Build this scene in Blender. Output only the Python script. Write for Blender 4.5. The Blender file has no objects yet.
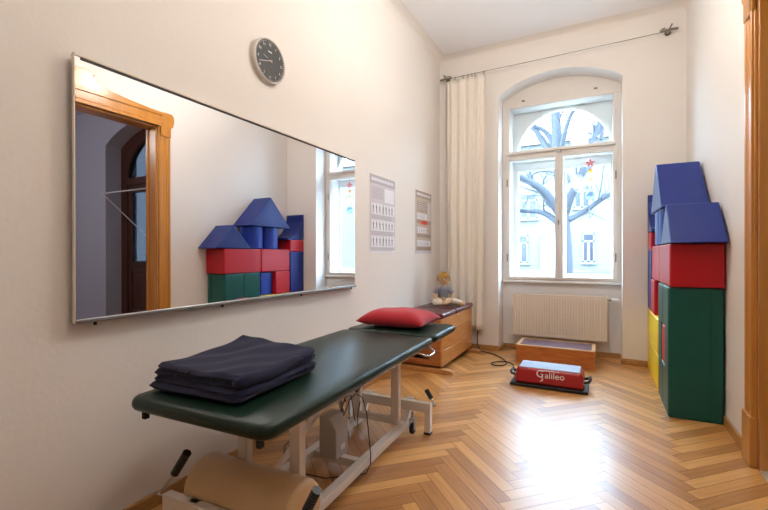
import bpy, bmesh, math, random
from mathutils import Vector, Matrix
random.seed(7)
C = bpy.context.scene.collection
PI = math.pi
# ---------------------------------------------------------------- room measures (metres)
W, D, H = 2.528, 4.9525, 3.563          # width, depth, height
YN = -1.7                               # wall behind the photographer
NX1, NX2, NZ, NAP = 0.724, 1.987, 2.985, 3.17   # window niche
F, YAW, PIT, ROL = 417.64, 0.4807, -0.0019, -0.0017
CX, CZ = 1.797, 1.1375

def cam_axes():
    f = Vector((-math.sin(YAW)*math.cos(PIT), math.cos(YAW)*math.cos(PIT), math.sin(PIT)))
    r = Vector((math.cos(YAW), math.sin(YAW), 0)); u = r.cross(f)
    c, s = math.cos(ROL), math.sin(ROL)
    return f, c*r + s*u, -s*r + c*u
FW, RT, UP = cam_axes()
def at(px, py, Y):
    """point at depth Y (room axis) measured from the photograph"""
    d = FW + RT*(px-384)/F + UP*(255-py)/F
    return Vector((CX, 0, CZ)) + d*(Y/d.y)

# ---------------------------------------------------------------- materials
def lin(c):
    return tuple(((v/255)/12.92 if v/255 <= .04045 else ((v/255+.055)/1.055)**2.4) for v in c)
MATS = {}
def mat(name, rgb, rough=.5, metal=0, spec=.5, coat=0, coatr=.1, bump=0, bscale=60, var=0, vscale=4, sheen=0, emit=None, es=0, detail=4):
    if name in MATS: return MATS[name]
    m = bpy.data.materials.new(name); m.use_nodes = True
    nt = m.node_tree; b = nt.nodes['Principled BSDF']
    col = lin(rgb) + (1,)
    b.inputs['Base Color'].default_value = col
    b.inputs['Roughness'].default_value = rough
    b.inputs['Metallic'].default_value = metal
    b.inputs['Specular IOR Level'].default_value = spec
    b.inputs['Coat Weight'].default_value = coat
    b.inputs['Coat Roughness'].default_value = coatr
    b.inputs['Sheen Weight'].default_value = sheen
    if emit:
        b.inputs['Emission Color'].default_value = lin(emit)+(1,); b.inputs['Emission Strength'].default_value = es
    tc = nt.nodes.new('ShaderNodeTexCoord')
    if var or True:
        n = nt.nodes.new('ShaderNodeTexNoise'); n.inputs['Scale'].default_value = vscale; n.inputs['Detail'].default_value = detail
        nt.links.new(tc.outputs['Object'], n.inputs['Vector'])
        mx = nt.nodes.new('ShaderNodeMix'); mx.data_type = 'RGBA'
        v = max(var, .015)
        mx.inputs['A'].default_value = tuple(x*(1-v) for x in col[:3])+(1,)
        mx.inputs['B'].default_value = tuple(min(1, x*(1+v)) for x in col[:3])+(1,)
        nt.links.new(n.outputs['Fac'], mx.inputs['Factor']); nt.links.new(mx.outputs['Result'], b.inputs['Base Color'])
    if bump:
        n2 = nt.nodes.new('ShaderNodeTexNoise'); n2.inputs['Scale'].default_value = bscale; n2.inputs['Detail'].default_value = 3
        nt.links.new(tc.outputs['Object'], n2.inputs['Vector'])
        bp = nt.nodes.new('ShaderNodeBump'); bp.inputs['Strength'].default_value = bump; bp.inputs['Distance'].default_value = .004
        nt.links.new(n2.outputs['Fac'], bp.inputs['Height']); nt.links.new(bp.outputs['Normal'], b.inputs['Normal'])
    MATS[name] = m
    return m
def wood(name, a, b_, rough=.35, scale=(1.5, 1.5, 14), coat=.2, ring=6):
    """grained wood: noise stretched along the board"""
    m = bpy.data.materials.new(name); m.use_nodes = True
    nt = m.node_tree; b = nt.nodes['Principled BSDF']
    tc = nt.nodes.new('ShaderNodeTexCoord'); mp = nt.nodes.new('ShaderNodeMapping'); mp.inputs['Scale'].default_value = scale
    n = nt.nodes.new('ShaderNodeTexNoise'); n.inputs['Scale'].default_value = ring; n.inputs['Detail'].default_value = 6; n.inputs['Distortion'].default_value = .6
    cr = nt.nodes.new('ShaderNodeValToRGB')
    cr.color_ramp.elements[0].position = .3; cr.color_ramp.elements[1].position = .72
    cr.color_ramp.elements[0].color = lin(a)+(1,); cr.color_ramp.elements[1].color = lin(b_)+(1,)
    nt.links.new(tc.outputs['Object'], mp.inputs['Vector']); nt.links.new(mp.outputs['Vector'], n.inputs['Vector'])
    nt.links.new(n.outputs['Fac'], cr.inputs['Fac']); nt.links.new(cr.outputs['Color'], b.inputs['Base Color'])
    b.inputs['Roughness'].default_value = rough; b.inputs['Coat Weight'].default_value = coat; b.inputs['Coat Roughness'].default_value = .2
    MATS[name] = m
    return m

m_wall = mat('wall_paint', (235, 228, 221), .85, bump=.25, bscale=55, var=.02, vscale=2)
m_ceil = mat('ceiling_paint', (246, 245, 246), .9, bump=.15, bscale=40)
m_hall = mat('hall_paint', (196, 200, 216), .85, bump=.15, bscale=40)
m_reveal = mat('window_white', (226, 218, 210), .45, var=.03, vscale=8)
m_sash = mat('sash_white', (232, 230, 228), .4, var=.02, vscale=9)
m_case = wood('varnished_door_wood', (186, 122, 48), (204, 140, 58), .3, (5, 5, .5), .4, 4)
m_casel = mat('crest_line', (120, 66, 20), .5)
m_base = wood('baseboard_wood', (160, 114, 62), (192, 146, 90), .4, (8, 1, 8), .2)
m_dark = wood('dark_door_wood', (58, 28, 18), (92, 46, 28), .4, (6, 6, .8), .3)
m_box = wood('vault_wood', (176, 108, 48), (206, 140, 70), .35, (10, 1.2, 10), .3)
m_boxe = wood('vault_end_wood', (150, 84, 38), (178, 106, 52), .35, (1.2, 10, 10), .3)
m_boxl = wood('plank_pale_wood', (176, 116, 60), (198, 142, 84), .4, (3, 10, 10), .2)
m_step = wood('step_wood', (170, 92, 38), (200, 122, 56), .4, (1.2, 10, 10), .3)
m_stepr = wood('step_rim_wood', (214, 168, 116), (228, 188, 140), .4, (2, 10, 10), .2)
m_steptop = mat('step_mat', (112, 84, 92), .8, bump=.3, bscale=300)
m_green = mat('couch_vinyl', (12, 36, 26), .36, spec=.33, bump=.12, bscale=180, var=.1)
m_frame = mat('ivory_enamel', (222, 208, 192), .35, coat=.3)
m_blackp = mat('black_plastic', (18, 18, 19), .45, bump=.2, bscale=80)
m_rub = mat('black_rubber', (14, 14, 15), .7)
m_chrome = mat('chrome', (200, 200, 202), .2, metal=1)
m_grey = mat('motor_grey', (170, 162, 152), .5)
m_tan = mat('roller_vinyl', (200, 162, 116), .5, coat=.15, coatr=.4, var=.12, vscale=7, bump=.1, bscale=90)
m_navy = mat('navy_fleece', (20, 20, 54), .95, sheen=.08, bump=.8, bscale=260, var=.2, vscale=30)
m_redc = mat('red_cotton', (176, 16, 34), .85, sheen=.2, bump=.5, bscale=420, var=.08, vscale=20)
m_maroon = mat('maroon_leather', (78, 26, 36), .35, coat=.3, coatr=.25, bump=.2, bscale=120, var=.15)
m_fred = mat('foam_red', (186, 12, 30), .42, spec=.4, coat=.08, coatr=.3, bump=.08, bscale=60)
m_fblue = mat('foam_blue', (6, 48, 146), .42, spec=.4, coat=.08, coatr=.3, bump=.08, bscale=60)
m_fnavy = mat('foam_navy', (8, 38, 118), .42, spec=.4, coat=.08, coatr=.3, bump=.08, bscale=60)
m_fgreen = mat('foam_green', (0, 80, 72), .42, spec=.4, coat=.08, coatr=.3, bump=.08, bscale=60)
m_fyel = mat('foam_yellow', (238, 204, 18), .42, spec=.4, coat=.08, coatr=.3, bump=.08, bscale=60)
m_rad = mat('radiator_enamel', (232, 220, 204), .4)
m_radd = mat('radiator_shadow_gap', (120, 106, 92), .6)
m_curt = mat('curtain_cloth', (240, 232, 220), .9, bump=.2, bscale=300)
m_steel = mat('brushed_steel', (140, 134, 126), .35, metal=.9)
m_gred = mat('platform_red', (158, 14, 22), .35, coat=.3, coatr=.2, var=.05)
m_gtop = mat('platform_grip_mat', (160, 172, 192), .6, bump=.5, bscale=500)  # blue-grey mat, its colour lightened for the reflection of the window
m_white = mat('white_print', (240, 240, 238), .5)
m_cface = mat('clock_dial', (58, 58, 58), .6)
m_cring = mat('clock_ring', (214, 208, 200), .3, coat=.3)
m_redh = mat('red_hand', (190, 40, 40), .5)
m_alu = mat('aluminium_rail', (168, 168, 172), .35, metal=.8)
m_wrail = mat('white_rail', (236, 226, 212), .5)
m_gapblack = mat('gap_black', (24, 20, 20), .5)
m_glassgap = mat('backing', (90, 90, 90), .6)
m_paper1 = mat('poster_paper_grey', (212, 205, 210), .75)
m_paper2 = mat('poster_paper_beige', (196, 180, 166), .75)
m_ptile = mat('poster_white', (238, 236, 240), .75)
m_pink = mat('poster_ink', (184, 176, 182), .75)
m_pdark = mat('poster_dark_ink', (126, 120, 126), .75)
m_pband = mat('poster_band', (166, 148, 134), .75)
m_porange = mat('poster_orange', (222, 96, 40), .75)
m_skin = mat('doll_cloth', (208, 172, 132), .9, bump=.3, bscale=200)
m_hair = mat('doll_hair', (188, 142, 70), .9, bump=1, bscale=160, var=.2, vscale=60)
m_shirt = mat('doll_shirt', (128, 130, 142), .9, bump=.4, bscale=200, var=.25, vscale=60)
m_sock = mat('doll_sock', (222, 212, 198), .9, bump=.3, bscale=200)
m_facade = mat('facade_plaster', (94, 92, 86), .9, var=.02, vscale=.5)  # house, tree and ground colours are darkened to offset the strong sky
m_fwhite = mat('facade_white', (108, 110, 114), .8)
m_fglass = mat('facade_glass', (18, 25, 40), .25, spec=.6)
m_roof = mat('roof_tiles', (96, 86, 82), .8)
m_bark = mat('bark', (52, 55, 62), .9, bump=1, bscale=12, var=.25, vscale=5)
m_grass = mat('grass', (44, 76, 40), .95, var=.25, vscale=1.5, bump=1, bscale=30)
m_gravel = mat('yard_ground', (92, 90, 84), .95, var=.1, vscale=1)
m_bush = mat('bush_leaf', (70, 120, 70), .9, var=.3, vscale=3)
m_threshold = mat('threshold_metal', (206, 200, 186), .35, metal=.5)

def glass_mat():
    m = bpy.data.materials.new('window_glass'); m.use_nodes = True
    nt = m.node_tree; nt.nodes.clear()
    o = nt.nodes.new('ShaderNodeOutputMaterial'); t = nt.nodes.new('ShaderNodeBsdfTransparent'); g = nt.nodes.new('ShaderNodeBsdfGlossy')
    t.inputs['Color'].default_value = (.96, .985, .99, 1); g.inputs['Roughness'].default_value = 0.01
    lw = nt.nodes.new('ShaderNodeLayerWeight'); lw.inputs['Blend'].default_value = .5
    pw = nt.nodes.new('ShaderNodeMath'); pw.operation = 'POWER'; pw.inputs[1].default_value = 5
    fr = nt.nodes.new('ShaderNodeMath'); fr.operation = 'MULTIPLY_ADD'; fr.inputs[1].default_value = .9; fr.inputs[2].default_value = .012
    nt.links.new(lw.outputs['Facing'], pw.inputs[0]); nt.links.new(pw.outputs[0], fr.inputs[0])
    mx = nt.nodes.new('ShaderNodeMixShader')
    nt.links.new(fr.outputs[0], mx.inputs[0]); nt.links.new(t.outputs[0], mx.inputs[1]); nt.links.new(g.outputs[0], mx.inputs[2])
    nt.links.new(mx.outputs[0], o.inputs[0]); return m
m_glass = glass_mat()
m_mirror = mat('mirror_silver', (232, 232, 236), 0.0, metal=1)
for l in list(m_mirror.node_tree.links):
    if l.to_socket.name == 'Base Color': m_mirror.node_tree.links.remove(l)
m_mirror.node_tree.nodes['Principled BSDF'].inputs['Roughness'].default_value = .004

def lampglass():
    return mat('lamp_glass', (255, 248, 240), .4, emit=(255, 248, 238), es=LAMP)
LAMP = 21.0
m_lamp = lampglass()

def parquet_mat():
    m = bpy.data.materials.new('oak_parquet'); m.use_nodes = True
    nt = m.node_tree; b = nt.nodes['Principled BSDF']
    at_ = nt.nodes.new('ShaderNodeAttribute'); at_.attribute_name = 'tone'
    uv = nt.nodes.new('ShaderNodeUVMap'); uv.uv_map = 'UVMap'
    mp = nt.nodes.new('ShaderNodeMapping'); mp.inputs['Scale'].default_value = (2.2, 34, 1)
    n = nt.nodes.new('ShaderNodeTexNoise'); n.inputs['Scale'].default_value = 1.6; n.inputs['Detail'].default_value = 5; n.inputs['Distortion'].default_value = .8
    nt.links.new(uv.outputs[0], mp.inputs[0]); nt.links.new(mp.outputs[0], n.inputs['Vector'])
    ad = nt.nodes.new('ShaderNodeMath'); ad.operation = 'MULTIPLY_ADD'; ad.inputs[1].default_value = .55
    nt.links.new(n.outputs['Fac'], ad.inputs[0]); 
    sc = nt.nodes.new('ShaderNodeMath'); sc.operation = 'MULTIPLY_ADD'; sc.inputs[1].default_value = .5; sc.inputs[2].default_value = -.03
    nt.links.new(at_.outputs['Fac'], sc.inputs[0]); nt.links.new(sc.outputs[0], ad.inputs[2])
    cr = nt.nodes.new('ShaderNodeValToRGB'); e = cr.color_ramp.elements
    e[0].position = .12; e[0].color = lin((148, 94, 44))+(1,)
    e[1].position = .9; e[1].color = lin((226, 172, 104))+(1,)
    k = e.new(.5); k.color = lin((194, 136, 72))+(1,)
    nt.links.new(ad.outputs[0], cr.inputs['Fac']); nt.links.new(cr.outputs['Color'], b.inputs['Base Color'])
    b.inputs['Roughness'].default_value = .34; b.inputs['Specular IOR Level'].default_value = .5; b.inputs['Coat Weight'].default_value = .6; b.inputs['Coat IOR'].default_value = 1.6; b.inputs['Coat Roughness'].default_value = .30
    n3 = nt.nodes.new('ShaderNodeTexNoise'); n3.inputs['Scale'].default_value = 3
    tc = nt.nodes.new('ShaderNodeTexCoord'); nt.links.new(tc.outputs['Object'], n3.inputs['Vector'])
    bp = nt.nodes.new('ShaderNodeBump'); bp.inputs['Strength'].default_value = .15; bp.inputs['Distance'].default_value = .01
    nt.links.new(n3.outputs['Fac'], bp.inputs['Height']); nt.links.new(bp.outputs['Normal'], b.inputs['Normal'])
    return m
m_parq = parquet_mat()

# ---------------------------------------------------------------- mesh builder
class MB:
    def __init__(s): s.bm = bmesh.new()
    def _mi(s, faces, mi, M=None):
        vs = set()
        for f in faces:
            f.material_index = mi
            for v in f.verts: vs.add(v)
        if M is not None:
            for v in vs: v.co = M @ v.co
    def poly(s, pts, mi=0):
        vs = [s.bm.verts.new(p) for p in pts]; f = s.bm.faces.new(vs); f.material_index = mi; return f
    def box(s, x0, x1, y0, y1, z0, z1, mi=0, M=None):
        c = [s.bm.verts.new((x, y, z)) for x in (x0, x1) for y in (y0, y1) for z in (z0, z1)]
        fs = [s.bm.faces.new([c[i] for i in q]) for q in ((0,1,3,2),(4,6,7,5),(0,4,5,1),(2,3,7,6),(0,2,6,4),(1,5,7,3))]
        s._mi(fs, mi, M); return s
    def prism(s, poly, axis, a, b, mi=0, M=None):
        """poly in the two other axes (in order), extruded from a to b along axis"""
        def P(u, v, w): return {'x': (w, u, v), 'y': (u, w, v), 'z': (u, v, w)}[axis]
        A = [s.bm.verts.new(P(u, v, a)) for u, v in poly]; B = [s.bm.verts.new(P(u, v, b)) for u, v in poly]
        n = len(poly); fs = [s.bm.faces.new(A), s.bm.faces.new(B[::-1])]
        for i in range(n): fs.append(s.bm.faces.new((A[i], B[i], B[(i+1) % n], A[(i+1) % n])))
        s._mi(fs, mi, M); return s
    def tube(s, pts, r, n=10, mi=0, cap=True):
        pts = [Vector(p) for p in pts]; rs = r if isinstance(r, (list, tuple)) else [r]*len(pts)
        rings = []; up = None
        for i, p in enumerate(pts):
            t = (pts[min(i+1, len(pts)-1)] - pts[max(i-1, 0)]).normalized()
            if up is None:
                up = Vector((0, 0, 1)) if abs(t.z) < .9 else Vector((1, 0, 0))
            a = t.cross(up)
            if a.length < 1e-6: a = t.orthogonal()
            a.normalize(); b = a.cross(t).normalized(); up = b
            rings.append([s.bm.verts.new(p + (a*math.cos(2*PI*k/n) + b*math.sin(2*PI*k/n))*rs[i]) for k in range(n)])
        fs = []
        for A, B in zip(rings, rings[1:]):
            for k in range(n): fs.append(s.bm.faces.new((A[k], A[(k+1) % n], B[(k+1) % n], B[k])))
        if cap: fs.append(s.bm.faces.new(rings[0][::-1])); fs.append(s.bm.faces.new(rings[-1]))
        s._mi(fs, mi); return s
    def lathe(s, prof, n=32, mi=0, M=None):
        """prof: (r, z) pairs around z"""
        rings = []
        for r, z in prof:
            if r < 1e-6: rings.append([s.bm.verts.new((0, 0, z))])
            else: rings.append([s.bm.verts.new((r*math.cos(2*PI*k/n), r*math.sin(2*PI*k/n), z)) for k in range(n)])
        fs = []
        for A, B in zip(rings, rings[1:]):
            for k in range(n):
                q = [A[k % len(A)], A[(k+1) % len(A)], B[(k+1) % len(B)], B[k % len(B)]]
                u = []
                for v in q:
                    if v not in u: u.append(v)
                if len(u) > 2: fs.append(s.bm.faces.new(u))
        s._mi(fs, mi, M); return s
    def ball(s, c, r, n=16, mi=0, sc=(1,1,1)):
        pr = [(math.sin(PI*i/n)*1.0, -math.cos(PI*i/n)) for i in range(n+1)]
        pr = [(0 if i in (0, n) else a, b) for i, (a, b) in enumerate(pr)]
        return s.lathe(pr, n*2, mi, Matrix.Translation(c) @ Matrix.Diagonal((r*sc[0], r*sc[1], r*sc[2], 1)))
    def grid(s, f, nu, nv, mi=0, wrap_u=False):
        g = [[s.bm.verts.new(f(i/nu, j/nv)) for j in range(nv+1)] for i in range(nu + (0 if wrap_u else 1))]
        fs = []
        for i in range(nu):
            for j in range(nv):
                fs.append(s.bm.faces.new((g[i][j], g[(i+1) % len(g)][j], g[(i+1) % len(g)][j+1], g[i][j+1])))
        s._mi(fs, mi); return s
    def build(s, name, mats, parent=None, bevel=0, seg=2, smooth=40, M=None, merge=False, norm=True):
        if not isinstance(mats, (list, tuple)): mats = [mats]
        if M is not None: s.bm.transform(M)
        if merge: bmesh.ops.remove_doubles(s.bm, verts=s.bm.verts, dist=1e-4)
        if norm: bmesh.ops.recalc_face_normals(s.bm, faces=s.bm.faces)
        me = bpy.data.meshes.new(name)
        vs = s.bm.verts
        lo = Vector([min(v.co[i] for v in vs) for i in range(3)]); hi = Vector([max(v.co[i] for v in vs) for i in range(3)])
        org = Vector(((lo.x+hi.x)/2, (lo.y+hi.y)/2, lo.z))
        s.bm.transform(Matrix.Translation(-org)); s.bm.to_mesh(me); s.bm.free()
        for m in mats: me.materials.append(m)
        if smooth:
            for p in me.polygons: p.use_smooth = True
            me.set_sharp_from_angle(angle=math.radians(smooth))
        o = bpy.data.objects.new(name, me); C.objects.link(o); o.location = org
        if parent is not None: attach(o, parent)
        if bevel:
            b = o.modifiers.new('bevel', 'BEVEL'); b.width = bevel; b.segments = seg; b.limit_method = 'ANGLE'; b.angle_limit = math.radians(35); b.use_clamp_overlap = True
        return o
def wloc(o):
    l = Vector(o.location)
    while o.parent: o = o.parent; l += Vector(o.location)
    return l
def attach(o, parent):
    o.parent = parent; o.location = Vector(o.location) - wloc(parent)
def tag(o, label=None, cat=None, group=None, kind=None):
    if label: o['label'] = label
    if cat: o['category'] = cat
    if group: o['group'] = group
    if kind: o['kind'] = kind
    return o
def thing(name, loc, label, cat, group=None, kind=None):
    o = bpy.data.objects.new(name, None); C.objects.link(o); o.location = loc; o.empty_display_size = .1
    return tag(o, label, cat, group, kind)
def struct(o, label=None):
    o['kind'] = 'structure'
    if label: o['label'] = label
    return o
def text_mesh(name, body, size, M, material, parent, depth=.0008, align='CENTER'):
    cu = bpy.data.curves.new(name, 'FONT'); cu.body = body; cu.size = size; cu.extrude = depth; cu.align_x = align; cu.align_y = 'CENTER'; cu.resolution_u = 3
    t = bpy.data.objects.new(name+'_src', cu); C.objects.link(t)
    dg = bpy.context.evaluated_depsgraph_get(); dg.update()
    me = bpy.data.meshes.new_from_object(t.evaluated_get(dg)); bpy.data.objects.remove(t)
    me.transform(M); me.materials.clear(); me.materials.append(material)
    org = M.translation.copy(); me.transform(Matrix.Translation(-org)); me.name = name
    o = bpy.data.objects.new(name, me); C.objects.link(o); o.location = org; attach(o, parent)
    return o

# ================================================================ SETTING
# ---- parquet floor: one mesh of planks in herringbone
def parquet(name, x0, x1, y0, y1, ox, oy, wd=.0712, L=.548, gap=.0009):
    bm = bmesh.new(); uvl = bm.loops.layers.uv.new('UVMap'); tl = bm.loops.layers.float_color.new('tone')
    s2 = math.sqrt(.5); rnd = random.Random(3)
    def toxy(p, q): return ((p+q)*s2 + ox, (p-q)*s2 + oy)
    for j in range(-4, 8):
        for k in range(-70, 90):
            for typ in (0, 1):
                if typ == 0: p0, p1, q0, q1 = k*wd+j*L, k*wd+j*L+L, -k*wd+j*L, -k*wd+j*L+wd
                else: p0, p1, q0, q1 = k*wd+L+j*L, k*wd+L+wd+j*L, -k*wd+j*L, -k*wd+L+j*L
                cx, cy = toxy((p0+p1)/2, (q0+q1)/2)
                if not (x0-.5 < cx < x1+.5 and y0-.5 < cy < y1+.5): continue
                g = gap
                tone = rnd.random(); uo, vo = rnd.random()*20, rnd.random()*20
                zc = 0
                co = [(p0+g, q0+g), (p1-g, q0+g), (p1-g, q1-g), (p0+g, q1-g)]
                vs = [bm.verts.new((*toxy(*c), zc)) for c in co]
                f = bm.faces.new(vs)
                for lp, c in zip(f.loops, co):
                    u, v = (c[0]-p0, c[1]-q0) if typ == 0 else (c[1]-q0, c[0]-p0)
                    lp[uvl].uv = (u+uo, v+vo); lp[tl] = (tone, tone, tone, 1)
    for nrm, pt in (((-1,0,0),(x0,0,0)), ((1,0,0),(x1,0,0)), ((0,-1,0),(0,y0,0)), ((0,1,0),(0,y1,0))):
        bmesh.ops.bisect_plane(bm, geom=bm.verts[:]+bm.edges[:]+bm.faces[:], plane_co=pt, plane_no=nrm, clear_outer=True)
    for f in bm.faces:
        if f.normal.z < 0: f.normal_flip()
    # dark subfloor a hair below
    vs = [bm.verts.new(p) for p in ((x0,y0,-.0015),(x1,y0,-.0015),(x1,y1,-.0015),(x0,y1,-.0015))]
    f = bm.faces.new(vs); f.material_index = 1
    vs = [bm.verts.new(p) for p in ((x0,y0,-.12),(x0,y1,-.12),(x1,y1,-.12),(x1,y0,-.12))]
    f = bm.faces.new(vs); f.material_index = 1
    me = bpy.data.meshes.new(name); bm.to_mesh(me); bm.free()
    me.materials.append(m_parq); me.materials.append(mat('parquet_joint', (74, 44, 24), .8))
    o = bpy.data.objects.new(name, me); C.objects.link(o); return struct(o)
parquet('floor', 0, W, YN, 5.22, 1.375-2*.775, .018)
MB().box(W, 7.2, -1.2, 4.6, -.12, -.001).build('floor', wood('hall_floor', (150, 96, 54), (176, 120, 72), .4, (1, 8, 8)))
struct(bpy.data.objects['floor.001'])

T = .2
struct(MB().box(-T, 0, YN-T, 5.55, -.12, H+.2).build('wall_left', m_wall, smooth=0))
struct(MB().box(0, W, YN-T, YN, -.12, H+.2).build('wall_near', m_wall, smooth=0))
struct(MB().box(-T, W+.17, YN-T, 5.55, H, H+.2).build('ceiling', m_ceil, smooth=0))
# cove where the ceiling meets the walls
def cove(pts_in, name):
    m = MB(); R = .10; n = 8
    prof = [(R*(1-math.sin(a)), R*(1-math.cos(a))) for a in [PI/2*i/n for i in range(n+1)]]  # (off wall, below ceiling)
    (xa, ya, xb, yb) = pts_in
    ring = []
    for o_, d_ in prof:
        ring.append([(xa+o_, ya+o_, H-d_), (xb-o_, ya+o_, H-d_), (xb-o_, yb-o_, H-d_), (xa+o_, yb-o_, H-d_)])
    for A, B in zip(ring, ring[1:]):
        for k in range(4): m.poly((A[k], A[(k+1) % 4], B[(k+1) % 4], B[k]), 0)
    return struct(m.build(name, m_wall, merge=True, smooth=60))
cove((0, YN, W, D), 'trim_1')

# ---- far wall with arched niche (solid)
def arc(xa, xb, zs, za, n=24):
    w = (xb-xa)/2; h = za-zs; R = (w*w+h*h)/(2*h); cx = (xa+xb)/2; cz = za-R; a0 = math.asin(min(1, w/R))
    return [(cx+R*math.sin(-a0+2*a0*i/n), cz+R*math.cos(-a0+2*a0*i/n)) for i in range(n+1)]
def arch_wall(name, xl, xr, y0, y1, ztop, prof, m_, mrev=None):
    """wall slab whose opening runs from the floor along prof (x,z)"""
    m = MB()
    for y in (y0, y1):
        m.poly([(xl, y, -.12), (prof[0][0], y, -.12), (prof[0][0], y, prof[0][1]), (prof[0][0], y, ztop), (xl, y, ztop)])
        m.poly([(prof[-1][0], y, -.12), (xr, y, -.12), (xr, y, ztop), (prof[-1][0], y, ztop), (prof[-1][0], y, prof[-1][1])])
        for (xa, za), (xb, zb) in zip(prof, prof[1:]):
            m.poly([(xa, y, za), (xb, y, zb), (xb, y, ztop), (xa, y, ztop)])
    full = [(prof[0][0], -.12)] + prof + [(prof[-1][0], -.12)]
    for (xa, za), (xb, zb) in zip(full, full[1:]):
        m.poly([(xa, y0, za), (xb, y0, zb), (xb, y1, zb), (xa, y1, za)], 1)
    for xx in (xl, xr):
        m.poly([(xx, y0, -.12), (xx, y1, -.12), (xx, y1, ztop), (xx, y0, ztop)])
    m.poly([(xl, y0, ztop), (xr, y0, ztop), (xr, y1, ztop), (xl, y1, ztop)])
    return struct(m.build(name, [m_, mrev or m_], merge=True, smooth=30))
m_nich = mat('niche_paint', (236, 232, 228), .7, bump=.1, bscale=40)
nprof = arc(NX1, NX2, NZ, NAP)
arch_wall('wall_far', 0, W, D, 5.55, H+.2, nprof, m_wall, m_nich)
struct(MB().box(NX1, NX2, 5.22, 5.55, -.12, .80).build('wall_parapet', m_nich, smooth=0))

# ---- right wall with the doorway
DY1, DY2, DZ = 1.14, 2.86, 2.52
m = MB(); WT = .17
m.box(W, W+WT, DY2, 5.55, -.12, H+.2); m.box(W, W+WT, YN-T, DY1, -.12, H+.2); m.box(W, W+WT, DY1, DY2, DZ, H+.2)
struct(m.build('wall_right', m_wall, smooth=0))

# ---- door casing around the doorway
door = thing('door_1', (W, (DY1+DY2)/2, 0), None, None, kind='structure')
def prof_strip(m, y_in, sgn, z1):
    """moulded casing upright: flat board with a raised outer bead"""
    a = lambda t: y_in + sgn*t
    def bx(t0, t1, xo, z0=0, z1=z1):
        y0, y1 = sorted((a(t0), a(t1))); m.box(W-xo, W, y0, y1, z0, z1)
    bx(0, .145, .018); bx(.004, .032, .030); bx(.112, .14, .026); bx(.032, .05, .024); bx(.095, .112, .022)
    bx(-.002, .15, .036, 0, .27); 
for sgn, yi in ((1, DY2), (-1, DY1)):
    m = MB(); prof_strip(m, yi, sgn, DZ+.04); m.build('casing_upright', m_case, door, bevel=.006, seg=3)
m = MB()
yc = (DY1+DY2)/2; hw = (DY2-DY1)/2+.145
half = [(hw, DZ-.10), (hw, DZ+.0), (hw+.03, DZ+.03), (hw+.042, DZ+.09), (hw+.035, DZ+.145), (hw+.012, DZ+.165), (hw-.06, DZ+.165), (hw-.12, DZ+.16),
        (hw-.25, DZ+.165), (hw-.45, DZ+.18), (hw-.62, DZ+.20), (hw-.72, DZ+.225), (hw-.79, DZ+.27), (hw-.80, DZ+.29), (hw-.775, DZ+.30), (hw-.80, DZ+.32), (hw-.84, DZ+.33)]
top = [(yc+a, b) for a, b in half] + [(yc-a, b) for a, b in half[::-1]]
inner = [(yc-(hw-.145), DZ-.10), (yc-(hw-.145), DZ), (yc+(hw-.145), DZ), (yc+(hw-.145), DZ-.10)]
m.prism(top + inner, 'x', W-.030, W)
m.build('casing_crest', m_case, door, bevel=.005, smooth=25)
m = MB(); m.box(W-.044, W, DY1-.02, DY2+.02, DZ, DZ+.035); m.box(W-.038, W, DY1-.05, DY2+.05, DZ+.035, DZ+.05)
m.box(W-.040, W, yc-hw+.1, yc+hw-.1, DZ+.118, DZ+.15)
m.build('casing_moulding', m_case, door, bevel=.006, seg=3)
m = MB()
m.box(W, W+WT, DY2-.018, DY2+.0, 0, DZ); m.box(W, W+WT, DY1, DY1+.018, 0, DZ); m.box(W, W+WT, DY1, DY2, DZ-.018, DZ)
m.build('jamb_lining', m_case, door, bevel=.002)
m = MB()
m.box(W+.12, W+.145, DY2-.032, DY2-.018, 0, DZ-.02); m.box(W+.12, W+.145, DY1+.018, DY1+.032, 0, DZ-.02)
m.build('door_stop', m_case, door)
m = MB(); m.box(W+.0, W+WT, DY1+.018, DY2-.018, -.02, .006)
m.build('threshold', m_threshold, door, bevel=.002)

# ---- baseboards
def baseb(name, segs, hz=.062, th=.016):
    m = MB()
    for x0, x1, y0, y1 in segs: m.box(x0, x1, y0, y1, 0, hz)
    return struct(m.build(name, m_base, bevel=.004))
t = .016
baseb('baseboard_left', [(0, t, YN, D)])
baseb('baseboard_right', [(W-t, W, DY2+.165, D), (W-t, W, YN, DY1-.165)])
baseb('baseboard_far', [(t, NX1, D-t, D), (NX2, W-t, D-t, D)])
baseb('baseboard_niche', [(NX1, NX1+t, D-t, 5.22), (NX2-t, NX2, D-t, 5.22), (NX1+t, NX2-t, 5.22-t, 5.22)], .05)
baseb('baseboard_near', [(t, W-t, YN, YN+t)])

# ---- window: inner frame, sashes, box reveal, outer arched window
win = thing('window_1', ((NX1+NX2)/2, 5.22, .8), None, None, kind='structure')
XI0, XI1 = .728+.028, NX2-.032
IL0, IL1, IR0, IR1 = .808, 1.318, 1.402, 1.905   # casement lights
TB, TT, TP = 2.262, 2.375, 2.89
def ring_fill(m, outer, holes_boxes, y0, y1): pass
fy0, fy1 = 5.20, 5.26
m = MB()
m.box(NX1, IL0, fy0, fy1, .80, TP); m.box(IR1, NX2, fy0, fy1, .80, TP)
m.box(IL0, IR1, fy0, fy1, .80, .87); m.box(IL0, IR1, fy0, fy1, TB, TT)
ap = arc(NX1, NX2, NZ, NAP)
m.prism([(NX1, TP), (NX2, TP)] + ap[::-1], 'y', fy0, fy1)
m.box(IL1, IR0, fy0, fy1, .87, TB)
m.build('window_frame', m_reveal, win, bevel=.004)
m = MB()   # proud mouldings: sash edges, meeting strip, transom ledge
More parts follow.
